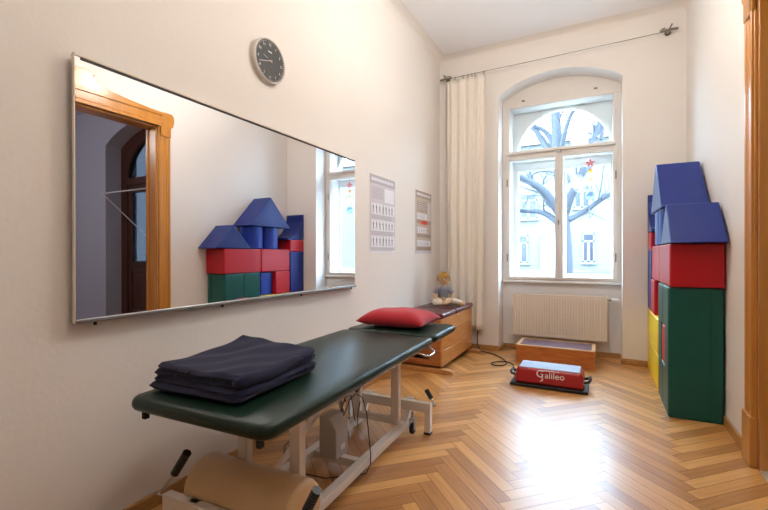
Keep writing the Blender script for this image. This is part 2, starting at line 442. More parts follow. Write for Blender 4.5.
for a, b, z0, z1 in ((IL0, IL1, .87, TB), (IR0, IR1, .87, TB)):
    for x0, x1, q0, q1 in ((a-.03, a, z0-.03, z1+.03), (b, b+.03, z0-.03, z1+.03), (a, b, z0-.03, z0), (a, b, z1, z1+.03)):
        m.box(x0, x1, fy0-.014, fy0, q0, q1)
m.box(1.345, 1.375, fy0-.03, fy0, .84, TB+.03)
m.box(IL0-.03, IR1+.03, fy0-.03, fy0, TT-.045, TT-.02)
for x0, x1, q0, q1 in ((IL0-.02, IL0, TT, TP), (IR1, IR1+.02, TT, TP), (IL0-.02, IR1+.02, TP, TP+.02)):
    m.box(x0, x1, fy0-.012, fy0, q0, q1)
m.build('sash', m_reveal, win, bevel=.004)
m = MB()
for x in (1.36,):
    m.lathe([(0, 0), (.011, 0), (.011, .02), (0, .024)], 12, 0, Matrix.Translation((x, fy0-.03, 1.50)) @ Matrix.Rotation(PI/2, 4, 'X'))
    m.box(x-.006, x+.006, fy0-.062, fy0-.05, 1.47, 1.53); m.box(x-.004, x+.004, fy0-.06, fy0-.03, 1.495, 1.505)
for x in (IL0-.035, IR1+.02):
    for z in (1.05, 1.95): m.tube([(x+.008, fy0-.018, z), (x+.008, fy0-.018, z+.09)], .007, 8)
m.box(.95, .985, fy0-.02, fy0, 2.955, 2.97); m.box(1.72, 1.755, fy0-.02, fy0, 2.965, 2.98); m.box(1.335, 1.385, fy0-.035, fy0-.01, 2.31, 2.325)
m.build('window_fittings', m_steel, win)
for nm, (a, b, z0, z1) in (('pane', (IL0, IL1, .87, TB)), ('pane', (IR0, IR1, .87, TB)), ('pane', (IL0, IR1, TT, TP))):
    MB().box(a, b, fy0+.03, fy0+.034, z0, z1).build(nm, m_glass, win, smooth=0)
# box between the two windows
oy = 5.43
m = MB()
m.box(NX1, IL0+.0, fy1, oy, .80, 2.92); m.box(IR1-.0, NX2, fy1, oy, .80, 2.92); m.box(IL0, IR1, fy1, oy, .80, .86)
m.box(IL0, IR1, fy1, oy, TP, TP+.03); m.box(IL0, IR1, fy1+.12, oy, TB+.01, TT-.01)
m.build('window_lining', m_sash, win)
# outer frame
oz0, oz1 = .90, 2.17
m = MB(); Y0, Y1 = oy, oy+.05
OL0, OL1, OR0, OR1 = .87, 1.300, 1.42, 1.885
m.box(NX1, OL0, Y0, Y1, .80, 2.92); m.box(OR1, NX2, Y0, Y1, .80, 2.92); m.box(OL0, OR1, Y0, Y1, .80, oz0)
m.box(OL0, OR1, Y0, Y1, oz1, 2.40); m.box(OL1, OR0, Y0, Y1, oz0, oz1)
oa = arc(OL0, OR1, 2.42, 2.865, 20)
m.prism([(OL0-.02, 2.40), (OL0-.02, 2.93), (OR1+.02, 2.93), (OR1+.02, 2.40), (OR1, 2.40)] + oa[::-1] + [(OL0, 2.40)], 'y', Y0+.001, Y1-.001)
m.build('outer_frame', m_sash, win, bevel=.003)
m = MB(); oa2 = arc(OL0-.03, OR1+.03, 2.42, 2.90, 20)
m.prism(oa2 + oa[::-1], 'y', Y0-.03, Y0); m.build('arch_moulding', m_sash, win, smooth=30)
for a, b, z0, z1 in ((OL0, OL1, oz0, oz1), (OR0, OR1, oz0, oz1)):
    MB().box(a, b, Y0+.02, Y0+.024, z0, z1).build('pane', m_glass, win, smooth=0)
m = MB(); m.prism([(OL0, 2.40)] + oa + [(OR1, 2.40)], 'y', Y0+.02, Y0+.024); m.build('pane', m_glass, win, smooth=0)
MB().box(NX1+.002, NX2-.002, 5.165, 5.22, .80, .822).build('window_sill', m_sash, win, bevel=.004)

# ---- the hall seen through the doorway (in the mirror)
HX, HY = 6.9, 3.98
struct(MB().box(W+WT, HX+.2, -1.4, -1.2, -.12, H).build('wall_hall_near', m_hall, smooth=0))
struct(MB().box(HX, HX+.2, -1.2, 4.5, -.12, H).build('wall_hall_right', m_hall, smooth=0))
struct(MB().box(W+WT, HX+.2, -1.4, 5.0, H, H+.2).build('ceiling', m_hall, smooth=0))
hp = arc(3.72, 5.53, 2.93, 3.22)
arch_wall('wall_hall_far', W+WT, HX, HY, 4.5, H, hp, m_hall, m_hall)
d2 = thing('door_2', (4.62, 4.25, 0), None, None, kind='structure')
dy = 4.25
def leaf(x0, x1):
    lf = MB()
    lf.box(x0, x0+.10, dy, dy+.05, .0, 2.30); lf.box(x1-.10, x1, dy, dy+.05, .0, 2.30)
    lf.box(x0+.1, x1-.1, dy, dy+.05, 2.17, 2.30); lf.box(x0+.1, x1-.1, dy, dy+.05, .88, 1.02); lf.box(x0+.1, x1-.1, dy, dy+.05, .0, .22)
    lf.box(x0+.1, x1-.1, dy+.015, dy+.035, .22, .88); lf.box(x0+.16, x1-.16, dy, dy+.03, .30, .80)
    o = lf.build('door_leaf', m_dark, d2, bevel=.006)
    MB().box(x0+.1, x1-.1, dy+.02, dy+.025, 1.02, 2.17).build('door_glass', m_dimglass, o, smooth=0)
    return o
m_dimglass = m_glass.copy(); m_dimglass.name = 'dimming_glass'
[n_ for n_ in m_dimglass.node_tree.nodes if n_.type == 'BSDF_TRANSPARENT'][0].inputs['Color'].default_value = (.10, .105, .11, 1)  # glass darkened to hold back the daylight entering the hall
l1 = leaf(4.631, 5.36); l2 = leaf(3.90, 4.629)
m = MB(); m.tube([(4.66, dy, 1.13), (4.66, dy-.06, 1.13), (4.80, dy-.065, 1.13)], .011, 8); m.build('door_handle', m_steel, l1)
m = MB()
m.box(5.36, 5.53, dy-.02, dy+.07, 0, 2.93); m.box(3.72, 3.90, dy-.02, dy+.07, 0, 2.93); m.box(3.90, 5.36, dy-.02, dy+.07, 2.30, 2.42)
ta = arc(3.90, 5.36, 2.42, 3.05)
m.prism([(3.90, 2.93), (3.72, 2.93)] + arc(3.72, 5.53, 2.93, 3.22) + [(5.36, 2.93), (5.36, 2.42)] + ta[::-1][1:], 'y', dy-.02, dy+.07)
m.build('door_frame', m_dark, d2, bevel=.005)
m = MB(); m.prism([(3.90, 2.42)] + ta + [(5.36, 2.42)], 'y', dy+.02, dy+.025); m.build('door_glass', m_dimglass, d2, smooth=0)

hr_ = thing('curtain_rail', (4.6, 3.93, 2.1), 'thin pale curtain rail with slanting draw cord before the dark door, seen in the mirror', 'curtain rail')
m = MB(); m.tube([(5.50, 3.90, 2.13), (4.0, 3.90, 2.13)], .010, 8); m.tube([(5.45, 3.90, 2.13), (5.45, 3.98, 2.13)], .008, 8); m.build('rail', m_sash, hr_)
m = MB(); m.tube([(5.44, 3.89, 2.12), (4.0, 3.89, 1.22)], .006, 8); m.build('draw_cord', m_sash, hr_)
hl = thing('globe_lamp', (5.0, 1.0, H), 'small round glass globe lamp added out of view in the adjoining hall to light it', 'lamp')  # unseen lamp added to lift the dark hall and its door
m = MB(); m.tube([(5.0, 1.0, 3.1), (5.0, 1.0, H)], .008, 8); m.build('lamp_cord', m_steel, hl)
m = MB(); m.ball((5.0, 1.0, 3.0), .12, 12); m.build('lamp_globe', mat('hall_fill_glass', (255, 248, 240), .4, emit=(255, 246, 236), es=95), hl, smooth=80)

# ================================================================ OUTSIDE
GZ = .2
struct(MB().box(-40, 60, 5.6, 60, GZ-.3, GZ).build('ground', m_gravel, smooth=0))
# neighbouring house
BY = 26.0
bl = thing('house', (6, BY, GZ), 'pale cream two-storey house across the yard, seen through the window', 'house')
wx = []
def p3(x, y): q = at(x, y, BY); return q.x, q.z
ops = []
for (xa, ya, xb, yb) in ((513.5, 235, 528, 262.5), (582.5, 233, 594.5, 262), (520, 193, 537, 219), (574, 184, 590, 208)):
    a = p3(xa, yb); b = p3(xb, ya); ops.append((a[0], b[0], a[1], b[1]))
for k in (1, 2, 3):   # further bays along the facade
    for s_ in (-1, 1):
        q = ops[1] if s_ > 0 else ops[0]; ops.append((q[0]+s_*3.2*k, q[1]+s_*3.2*k, q[2], q[3]))
        q = ops[3] if s_ > 0 else ops[2]; ops.append((q[0]+s_*3.2*k, q[1]+s_*3.2*k, q[2], q[3]))
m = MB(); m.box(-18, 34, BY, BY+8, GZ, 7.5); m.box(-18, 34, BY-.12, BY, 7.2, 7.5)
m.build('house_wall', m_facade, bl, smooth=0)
MB().prism([(BY-.4, 7.5), (BY+8.4, 7.5), (BY+4, 9.2)], 'x', -18.3, 34.3).build('roof', m_roof, bl, smooth=0)
for (xa, xb, za, zb) in ops:
    f = MB(); w_ = xb-xa; h_ = zb-za; zt = za+h_*.72
    for b in ((xa, xa+.07, za, zb), (xb-.07, xb, za, zb), (xa, xb, za, za+.07), (xa, xb, zb-.07, zb), (xa, xb, zt-.05, zt+.05), ((xa+xb)/2-.07, (xa+xb)/2+.07, za, zt)):
        f.box(b[0], b[1], BY-.06, BY+.02, b[2], b[3])
    f.box(xa-.12, xb+.12, BY-.16, BY, za-.12, za-.02)
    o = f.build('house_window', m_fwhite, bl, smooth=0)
    MB().box(xa+.03, xb-.03, BY-.03, BY-.01, za+.03, zb-.03).build('house_pane', m_fglass, o, smooth=0)
a = p3(545, 266); b = p3(562, 232)
fr = MB(); dx0, dx1, dz1 = a[0], b[0]+.2, b[1]-1.0
hoop = arc(dx0-.25, dx1+.25, dz1, dz1+1.05, 14); hin = arc(dx0, dx1, dz1, dz1+.85, 14)
fr.prism([(dx0-.25, GZ)] + hoop + [(dx1+.25, GZ), (dx1, GZ)] + hin[::-1] + [(dx0, GZ)], 'y', BY-.12, BY+.0)
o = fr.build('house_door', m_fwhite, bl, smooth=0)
m = MB(); m.prism([(dx0, GZ)] + hin + [(dx1, GZ)], 'y', BY-.06, BY-.02)
m.build('door_leaf', mat('house_door_grey', (150, 160, 170), .5), o, smooth=0)
# lawn strip with low shrubs
g = MB(); rr = random.Random(5)
g.grid(lambda u, v: (0 + 9*u, 19 + 3*v, GZ + .02 + .22*math.sin(PI*u)*math.sin(PI*v) + .05*rr.random()), 60, 16)
tag(g.build('lawn', m_grass), 'low mound of green grass in front of the house across the yard', 'grass', kind='stuff')

# bare tree in the yard
tr = MB(); rt = random.Random(11)
def limb(pts, r0, r1, twigs=0, depth=0, Y=14):
    pts = [Vector(p) for p in pts]
    # smooth by subdivision
    for _ in range(2):
        q = [pts[0]]
        for a_, b_ in zip(pts, pts[1:]): q += [a_*.75+b_*.25, a_*.25+b_*.75]
        q.append(pts[-1]); pts = q
    n = len(pts); tr.tube(pts, [r0+(r1-r0)*i/(n-1) for i in range(n)], 7 if depth else 10)
    for _ in range(twigs):
        i = rt.randrange(n//3, n-1); d = (pts[i+1]-pts[i]).normalized()
        s_ = Vector((rt.uniform(-1, 1), rt.uniform(-1, 1), rt.uniform(-.3, 1))).normalized()
        L = rt.uniform(.5, 1.5)*(.6 if depth else 1)
        a_ = pts[i]; b_ = a_ + (d*.5+s_*.7)*L*.5; c_ = b_ + (d*.3+s_*.6+Vector((0, 0, rt.uniform(-.3, .4))))*L*.6
        rr_ = (r0+(r1-r0)*i/(n-1))*.35
        limb([a_, b_, c_], max(rr_, .012), .006, 3 if depth == 0 else 0, depth+1)
TY = 13.
P = lambda x, y, dyy=0: at(x, y, TY+dyy)
limb([(P(567, 275).x, TY, GZ-.1), P(566, 250), P(563, 215), P(560, 180), P(557, 140), P(555, 105), P(553, 60), P(553, 20)], .185, .12, 8)
limb([P(563, 228), P(552, 217, .2), P(540, 211, .3), P(528, 211, .4), P(512, 210, .5), P(490, 205, .6)], .10, .05, 6)
limb([P(561, 215), P(551, 200, -.2), P(543, 190, -.4), P(534, 184, -.5), P(523, 178, -.7), P(508, 170, -.8)], .14, .06, 8)
limb([P(559, 208), P(549, 205, .4), P(545, 196, .6), P(535, 186, .8)], .10, .05, 3)
limb([P(568, 220), P(580, 214, .2), P(592, 206, .3), P(606, 196, .4), P(625, 185, .5)], .09, .05, 6)
limb([P(564, 215), P(571, 195, -.2), P(578, 183, -.3), P(583, 170, -.4), P(586, 158, -.4), P(600, 120, -.4)], .13, .05, 8)
limb([P(578, 183), P(590, 165, .4), P(605, 160, .6), P(625, 158, .8)], .06, .03, 4)
limb([P(558, 165), P(548, 150, .3), P(541, 138, .4), P(535, 130, .5), P(527, 120, .6), P(515, 95, .6)], .13, .05, 8)
limb([P(557, 160), P(550, 135, .3), P(540, 128, .2), P(533, 126, .1), P(525, 100, 0)], .09, .04, 4)
limb([P(559, 160), P(563, 140, -.2), P(567, 125, -.3), P(572, 112, -.4), P(590, 80, -.5)], .08, .05, 6)
limb([P(580, 165, 1), P(590, 145, 1), P(596, 135, 1), P(604, 120, 1), P(612, 95, 1)], .08, .05, 8)
limb([P(530, 182, -.6), P(531, 175, -.4), P(540, 171, -.2), P(552, 172, 0)], .03, .015, 4)
limb([P(596, 136, 1), P(585, 131, 1), P(572, 127, 1)], .025, .01, 3)
limb([P(596, 136, 1), P(588, 144, 1), P(575, 150, 1)], .03, .012, 3)
limb([P(601, 140, 2), P(603, 125, 2), P(604, 105, 2)], .07, .05, 3)
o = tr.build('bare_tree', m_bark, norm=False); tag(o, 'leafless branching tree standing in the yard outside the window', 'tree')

# ================================================================ THE LEFT WALL
# mirror
mr = thing('wall_mirror', (0.02, 1.86, .887), 'wide frameless mirror hung on the left wall above the green treatment couch', 'mirror')
MY1, MY2, MZ1, MZ2 = .856, 2.864, .890, 1.888
MB().box(.022, .0405, MY1, MY2, MZ1, MZ2).build('mirror_glass', m_mirror, mr, smooth=0)
MB().box(.006, .0218, MY1+.01, MY2-.01, MZ1+.01, MZ2-.01).build('backing_board', m_glassgap, mr, smooth=0)
m = MB(); m.box(.018, .046, MY1-.002, MY2+.004, MZ2, MZ2+.011); tag(m.build('top_rail', m_wrail, mr, bevel=.002), 'thin off-white top rail')
m = MB(); m.box(.041, .0425, MY1+.02, MY2, MZ2-.010, MZ2); m.build('gap_strip', m_gapblack, mr)  # black strip imitating the dark, shaded gap under the top rail
m = MB(); m.box(.018, .050, MY1-.002, MY2+.006, MZ1-.014, MZ1+.002); tag(m.build('bottom_rail', m_alu, mr, bevel=.003), 'grey metal bottom rail')
m = MB(); m.box(.028, .044, MY1-.005, MY1, MZ1-.012, MZ2+.011); tag(m.build('side_rail', m_wrail, mr, bevel=.002), 'off-white side rail')
for yy in (.93, 1.55, 2.2, 2.82):
    m = MB(); m.lathe([(0, 0), (.006, 0), (.006, .018), (0, .02)], 10, 0, Matrix.Translation((.032, yy, MZ1-.028))); m.build('clip', m_rub, mr)

# wall clock
ck = thing('wall_clock', (.0, 1.918, 2.303), 'round wall clock with dark grey dial and pale ring, above the mirror', 'clock')
RX = Matrix.Translation((0, 1.918, 2.303)) @ Matrix.Rotation(PI/2, 4, 'Y') @ Matrix.Rotation(PI/2, 4, 'Z')   # local +z -> room, local x -> wall right
R = .133
m = MB(); m.lathe([(0, 0.001), (R-.004, 0.001), (R, .004), (R, .026), (R-.004, .031), (R-.009, .031), (R-.012, .027), (R-.012, .022), (0, .022)], 64, 0, RX)
m.build('clock_case', m_cring, ck, smooth=35)
m = MB(); m.lathe([(0, .0225), (R-.012, .0225), (R-.012, .0235), (0, .0235)], 64, 0, RX); m.build('clock_dial', m_cface, ck)
for k in range(1, 13):
    a_ = PI/2 - k*PI/6
    text_mesh('numeral', str(k), .022, RX @ Matrix.Translation((.096*math.cos(a_), .096*math.sin(a_), .0245)), m_white, ck, .0003)
m = MB()
for k in range(60):
    a_ = k*PI/30; L = .010 if k % 5 == 0 else .005
    m.box(.117-L, .117, -.0008, .0008, .024, .0246, 0, RX @ Matrix.Rotation(a_, 4, 'Z'))
m.build('minute_marks', m_white, ck)
def hand(nm, ang, L, w, z, mt, tail=.02):
    m = MB(); m.prism([(-tail, -w), (L*.9, -w*.7), (L, 0), (L*.9, w*.7), (-tail, w)], 'z', z, z+.0012, 0, RX @ Matrix.Rotation(math.radians(ang), 4, 'Z')); m.build(nm, mt, ck)
hand('minute_hand', 198, .100, .0018, .0265, m_white); hand('hour_hand', 160, .060, .0022, .0250, m_white); hand('second_hand', 165, .03, .0012, .028, m_redh)
m = MB(); m.lathe([(0, .0245), (.006, .0245), (.006, .0295), (0, .03)], 16, 0, RX); m.build('hub', m_cring, ck)
m = MB(); m.box(-.016, .016, .050, .058, .024, .0244, 0, RX); m.build('dial_badge', m_white, ck)

# posters
def poster(y0, y1, z0, z1, kind):
    if kind == 0: root = thing('exercise_poster', (0, (y0+y1)/2, z0), 'grey exercise chart poster with three rows of white figure pictures, next to the mirror', 'poster', 'exercise posters on the left wall')
    else: root = thing('exercise_poster', (0, (y0+y1)/2, z0), 'beige exercise chart poster with a small orange-red picture, nearer the curtain', 'poster', 'exercise posters on the left wall')
    w, h = y1-y0, z1-z0; paper = m_paper1 if kind == 0 else m_paper2
    MB().box(.002, .0035, y0, y1, z0, z1).build('sheet', paper, root, smooth=0)
    def B(u0, u1, v0, v1, lift, mi, mm): mm.box(.0035, .0035+lift, y0+u0*w, y0+u1*w, z1-v1*h, z1-v0*h, mi)
    rn = random.Random(kind)
    hd = MB(); B(0, 1, 0, .11, .0003, 0, hd)
    for i in range(14):
        u = .06+i*.063; B(u, u+.04, .035, .075, .0006, 1, hd)
    hd.build('title_band', [m_pink if kind == 0 else m_pband, m_ptile], root, smooth=0)
    tx = MB()
    if kind == 0:
        for r_ in range(9): B(.06, .06+.42+rn.random()*.05, .155+r_*.017, .162+r_*.017, .0005, 0, tx)
        tl = MB(); B(.55, .95, .145, .33, .0004, 0, tl); tl.build('picture', m_ptile, root, smooth=0)
        rows = ((.36, .50), (.575, .71), (.78, .92))
        for a_, b_ in rows:
            tl = MB()
            for c_ in range(2 if a_ != .575 else 1):
                if a_ == .575: B(.05, .95, a_, b_, .0004, 0, tl)
                else: B(.05+.48*c_, .49+.48*c_, a_, b_, .0004, 0, tl)
            for i in range(7):
                u = .09+i*.125; s_ = rn.uniform(-.02, .02)
                B(u+.012, u+.034, a_+.015, a_+.035, .0008, 1, tl); B(u+.008, u+.04, a_+.038, a_+.085, .0008, 1, tl)
                B(u+s_, u+.012+s_, a_+.085, b_-.012, .0008, 1, tl); B(u+.034, u+.046, a_+.085, b_-.012, .0008, 1, tl); B(u-.012, u+.06, a_+.045, a_+.05, .0008, 1, tl)
            tl.build('picture_row', [m_ptile, m_pdark], root, smooth=0)
            for r_ in range(3): B(.05, .95-.1*rn.random(), b_+.014+r_*.017, b_+.021+r_*.017, .0005, 0, tx)
        fo = MB(); B(0, 1, .965, 1, .0003, 0, fo); fo.build('footer_band', m_ptile, root, smooth=0)
    else:
        tl = MB(); B(.08, .70, .16, .33, .0004, 0, tl); tl.build('text_panel', m_pband, root, smooth=0)
        tl = MB(); B(.74, .96, .16, .46, .0004, 0, tl); tl.build('text_panel', m_paper1, root, smooth=0)
        tl = MB(); B(.30, .70, .47, .53, .0006, 0, tl); B(.30, .42, .47, .53, .0008, 1, tl); tag(tl.build('picture', [mat('poster_red', (206, 62, 34), .75), m_porange], root, smooth=0), 'orange-red picture')
        for a_, b_, n_ in ((.36, .45, 4), (.58, .67, 5), (.79, .88, 6)):
            tl = MB(); B(.06, .70 if n_ < 6 else .94, a_, b_, .0004, 0, tl)
            for i in range(n_):
                u = .10+i*.13; B(u, u+.03, a_+.01, b_-.035, .0008, 1, tl); B(u-.01, u+.006, b_-.035, b_-.008, .0008, 1, tl); B(u+.024, u+.04, b_-.035, b_-.008, .0008, 1, tl)
            tl.build('picture_row', [m_ptile, m_pdark], root, smooth=0)
            tl = MB(); B(.06, .94, b_+.015, b_+.07, .0003, 0, tl); tl.build('text_panel', m_pband, root, smooth=0)
        for r_ in range(5): B(.1, .68, .17+r_*.03, .178+r_*.03, .0007, 0, tx)
        fo = MB(); B(0, 1, .955, 1, .0003, 0, fo); fo.build('footer_band', m_paper1, root, smooth=0)
    tx.build('text_lines', m_pink if kind == 0 else m_paper1, root, smooth=0)
poster(3.178, 3.674, 1.149, 1.846, 0)
poster(4.188, 4.653, 1.145, 1.842, 1)

# ================================================================ TREATMENT COUCH
AN = math.radians(2.0)
TM = Matrix.Translation((.585, .932, 0)) @ Matrix.Rotation(AN, 4, 'Z')     # local x across, local y along
def tw(x, y, z): return TM @ Vector((x, y, z))
couch = thing('treatment_couch', tw(0, 1, 0), 'long dark green treatment couch on an ivory steel frame, beside the left wall', 'massage table')
def pad(x0, x1, y0, y1, z0, z1, r, name):
    """upholstered pad: rounded-rectangle outline, rolled edge"""
    m = MB(); prof = []
    hr = (z1-z0)/2
    for i in range(9):
        a_ = -PI/2 + PI*i/8; prof.append((-hr*.9*(1-math.cos(a_)), (z0+z1)/2 + hr*math.sin(a_)))
    def outline(ins):
        pts = []; rr_ = max(r+ins, .004)
        for cx_, cy_, a0 in ((x1-r, y1-r, 0), (x0+r, y1-r, 90), (x0+r, y0+r, 180), (x1-r, y0+r, 270)):
            for k in range(7):
                t_ = math.radians(a0+15*k); pts.append((cx_+rr_*math.cos(t_), cy_+rr_*math.sin(t_)))
        return pts
    rings = [[m.bm.verts.new((*p, z)) for p in outline(i_)] for i_, z in prof]
    cxm, cym = (x0+x1)/2, (y0+y1)/2
    crown = []
    for k, sc_ in enumerate((.85, .5, .2)):
        crown.append([m.bm.verts.new((cxm+(p[0]-cxm)*sc_, cym+(p[1]-cym)*sc_, z1+.004+.002*k)) for p in outline(prof[-1][0])])
    rings += crown; n = len(rings[0])
    for A, B in zip(rings, rings[1:]):
        for k in range(n): m.bm.faces.new((A[k], A[(k+1) % n], B[(k+1) % n], B[k]))
    m.bm.faces.new(rings[0][::-1]); m.bm.faces.new(rings[-1])
    return m.build(name, m_green, couch, M=TM, smooth=60)
LG = 1.56
pad(-.345, .325, 0, LG, .563, .616, .055, 'couch_pad')
pad(-.345, .328, LG+.012, 2.06, .563, .616, .05, 'headrest_pad')
def fr(name, fn, mt=m_frame, bev=.004, parent=couch, **k):
    m = MB(); fn(m); return m.build(name, mt, parent, bevel=bev, M=TM, **k)
fr('pad_board', lambda m: (m.box(-.27, .290, .16, LG-.03, .554, .5625), m.box(-.29, .28, LG+.05, 2.02, .554, .5625)), m_boxl, .002)
fr('top_frame', lambda m: (m.box(-.235, -.20, .20, 1.50, .522, .554), m.box(.215, .25, .20, 1.50, .522, .554), m.box(-.20, .215, .20, .24, .522, .554), m.box(-.20, .215, 1.46, 1.50, .522, .554),
    m.box(-.20, .215, .66, .70, .522, .554)))
for x in (-.205, .205): fr('headrest_bracket', lambda m: m.box(x-.008, x+.008, 1.52, 1.95, .533, .5535))
for x in (-.285, .262):
    fr('end_stop', lambda m: m.box(x-.010, x+.010, .03, .05, .530, .566), m_rub, .003)
CL = ((-.165, .418), (.12, .416), (-.165, 1.43), (.115, 1.42))
for x, y in CL:
    fr('leg', lambda m: m.box(x-.027, x+.027, y-.02, y+.02, .072, .523))
for s_ in (-1, 1):
    def rail(m, x=s_*.155-.01):
        m.prism([(.14, .135), (.14, .195), (.168, .195), (.172, .075), (1.475, .075), (1.575, .195), (1.60, .195), (1.60, .135), (1.55, .125), (1.50, .035), (.16, .035), (.14, .06)], 'x', x-.024, x+.024)
    fr('side_rail', rail, bev=.003)
fr('cross_beam', lambda m: (m.box(-.32, .32, .13, .17, .135, .195)))
fr('cross_beam', lambda m: (m.box(-.31, .31, 1.51, 1.55, .137, .197)))
fr('cross_bar', lambda m: m.box(-.14, .12, 1.40, 1.44, .075, .115))
fr('cross_bar', lambda m: m.box(-.14, .12, .90, .94, .036, .076))
fr('cross_bar', lambda m: m.box(-.14, .10, .41, .45, .435, .475))
for x, y in ((-.30, .15), (.30, .15), (-.29, 1.53), (.29, 1.53)):
    o = fr('foot', lambda m: m.box(x-.02, x+.02, y-.02, y+.02, .012, .14))
    fr('foot_pad', lambda m: m.box(x-.022, x+.022, y-.022, y+.022, 0, .014), m_rub, .003, parent=o)
def caster(x, y, zt):
    o = fr('caster', lambda m: (m.box(x-.018, x+.018, y-.02, y+.02, .095, .10), m.box(x-.018, x-.014, y-.018, y+.018, .03, .097), m.box(x+.014, x+.018, y-.018, y+.018, .03, .097), m.tube([(x, y, .1), (x, y, zt)], .008)), m_grey, .001)
    fr('wheel', lambda m: m.lathe([(0, -.011), (.03, -.011), (.034, -.006), (.034, .006), (.03, .011), (0, .011)], 24, 0, Matrix.Translation((x, y, .0345)) @ Matrix.Rotation(PI/2, 4, 'Y')), m_rub, 0, parent=o)
for x, y in ((.20, 1.49), (-.20, 1.49), (.20, .19), (-.20, .19)): caster(x, y, .14)
def lever(p0, p1, p2):
    """p0 pivot, p1 grip start, p2 grip end (world)"""
    p0, p1, p2 = map(Vector, (p0, p1, p2)); m = MB(); m.tube([p0, p1], .006, 10); m.ball(p0, .011, 8); 
    o = m.build('lever', m_chrome, couch)
    m = MB(); n = 14; m.tube([p1 + (p2-p1)*i/n for i in range(n+1)], [.0135 if i % 2 else .0165 for i in range(n+1)], 14)
    m.build('lever_grip', m_blackp, o, smooth=50)
lever((.862, 2.47, .19), (.842, 2.475, .225), (.805, 2.48, .275))
lever((.245, 1.055, .19), at(175, 473, 1.05), at(187, 453, 1.05))
lever((.87, 1.07, .165), at(307, 510, 1.04), at(317, 490, 1.04))
# motor housing with lifting column
mo = fr('motor_housing', lambda m: m.prism([(-.075, .0765), (.03, .0765), (.03, .225), (-.01, .29), (-.075, .29)], 'y', .855, .975), m_grey, .006)
fr('grip_recess', lambda m: m.box(.0305, .0325, .90, .94, .11, .14), m_frame, .001, parent=mo)
fr('lifting_column', lambda m: (m.tube([(-.02, 1.05, .10), (-.02, 1.0, .33)], .022, 16), m.tube([(-.02, 1.0, .33), (-.02, .97, .505)], .014, 16)), m_chrome, 0)
fr('lift_arm', lambda m: (m.prism([(.44, .08), (.48, .08), (1.40, .485), (1.40, .522), (1.36, .522)], 'x', -.13, -.105),))
fr('hook_handle', lambda m: m.tube([(.27, 1.40, .545), (.315, 1.41, .522), (.33, 1.45, .515), (.33, 1.53, .515), (.315, 1.57, .52), (.27, 1.58, .545)], .007, 10), m_chrome, 0)
fr('gas_spring', lambda m: (m.tube([(.09, .96, .41), (.12, 1.16, .515)], .009, 10),), m_blackp, 0)
fr('power_cord', lambda m: m.tube([(.03, .93, .28), (.05, .96, .36), (.07, .99, .385), (.095, 1.02, .36), (.12, 1.02, .28), (.15, .99, .17), (.175, .96, .10), (.186, .94, .055), (.17, .92, .01), (.0, .80, .006), (-.25, .78, .006), (-.42, 1.0, .006), (-.48, 1.4, .006)], .0028, 8), m_rub, 0)
fr('power_cord', lambda m: m.tube([(-.0, .95, .29), (.005, .99, .36), (.03, 1.01, .365), (.04, 1.01, .31), (.045, 1.02, .24), (.065, 1.02, .20), (.06, 1.03, .26), (.07, 1.04, .33)], .0028, 8), m_rub, 0)

# roller bolster on the couch frame
m = MB(); Ra = .1105
prof = [(0, 0), (Ra-.02, 0), (Ra-.006, .006), (Ra, .02)] + [(Ra+.001*math.sin(i), .02+.48*i/10) for i in range(1, 10)] + [(Ra, .50), (Ra-.006, .514), (Ra-.02, .52), (0, .52)]
m.lathe(prof, 48, 0, Matrix.Translation(tw(-.262, .2835, .080+Ra)) @ Matrix.Rotation(AN, 4, 'Z') @ Matrix.Rotation(PI/2, 4, 'Y'))
o = m.build('bolster_roll', m_tan, smooth=50); tag(o, 'tan cylindrical bolster roll lying on the lower frame under the near end of the couch', 'bolster')

# folded blanket
def slab(m, cx, cy, hx, hy, z0, th, wob, ph, ang=0, lift=None, r=.035):
    def f(u, v):
        # u around the section (thickness), v along
        pass
    n, k = 40, 12
    ca, sa = math.cos(ang), math.sin(ang)
    def P(s_, t_, top):
        # s,t in -1..1 on superellipse plan; pillow edge
        e = max(abs(s_), abs(t_)); edge = max(0, (e-.93)/.07)
        hgt = math.sqrt(max(0, 1-edge*edge))
        x, y = s_*hx, t_*hy
        rc = .18
        if abs(s_) > 1-rc and abs(t_) > 1-rc:
            dx_, dy_ = (abs(s_)-(1-rc))/rc, (abs(t_)-(1-rc))/rc; L = math.hypot(dx_, dy_); M_ = max(dx_, dy_)
            if L > 0: q_ = M_/L*.75+.25*1.0; x = math.copysign((1-rc+rc*dx_*q_)*hx, s_); y = math.copysign((1-rc+rc*dy_*q_)*hy, t_)
        wv = wob*(math.sin(5*s_+ph)*math.cos(3.2*t_+ph*1.7) + .5*math.sin(9*s_-6*t_+ph*2.3))
        zz = z0 + th/2 + (th/2*hgt if top else -th/2*hgt) + (wv if top else 0)*(1-edge*.4)
        if lift and top: zz += lift(s_, t_)
        if lift and not top and z0 > .63: zz += lift(s_, t_)*.8
        x += wob*.8*math.sin(5*t_+ph); y += wob*.8*math.sin(4*s_+ph)
        return (cx+x*ca-y*sa, cy+x*sa+y*ca, zz)
    for top in (True, False):
        m.grid(lambda u, v: P(2*u-1, 2*v-1, top), n, n)
bk = MB(); BX, BY_ = -.105+.0, .315
lf = lambda s_, t_: .030*max(0, -s_*.4+t_*.8)*max(0, t_) + .006*math.sin(4*s_+1)*math.cos(2*t_)
slab(bk, BX, BY_, .232, .242, .6175, .024, .002, .4, .02)
slab(bk, BX+.010, BY_+.006, .226, .236, .638, .024, .002, 1.9, -.012)
slab(bk, BX+.004, BY_+.010, .226, .232, .660, .026, .003, 3.1, .02, lf)
slab(bk, BX+.012, BY_+.006, .218, .230, .683, .026, .006, 4.6, .0, lf)
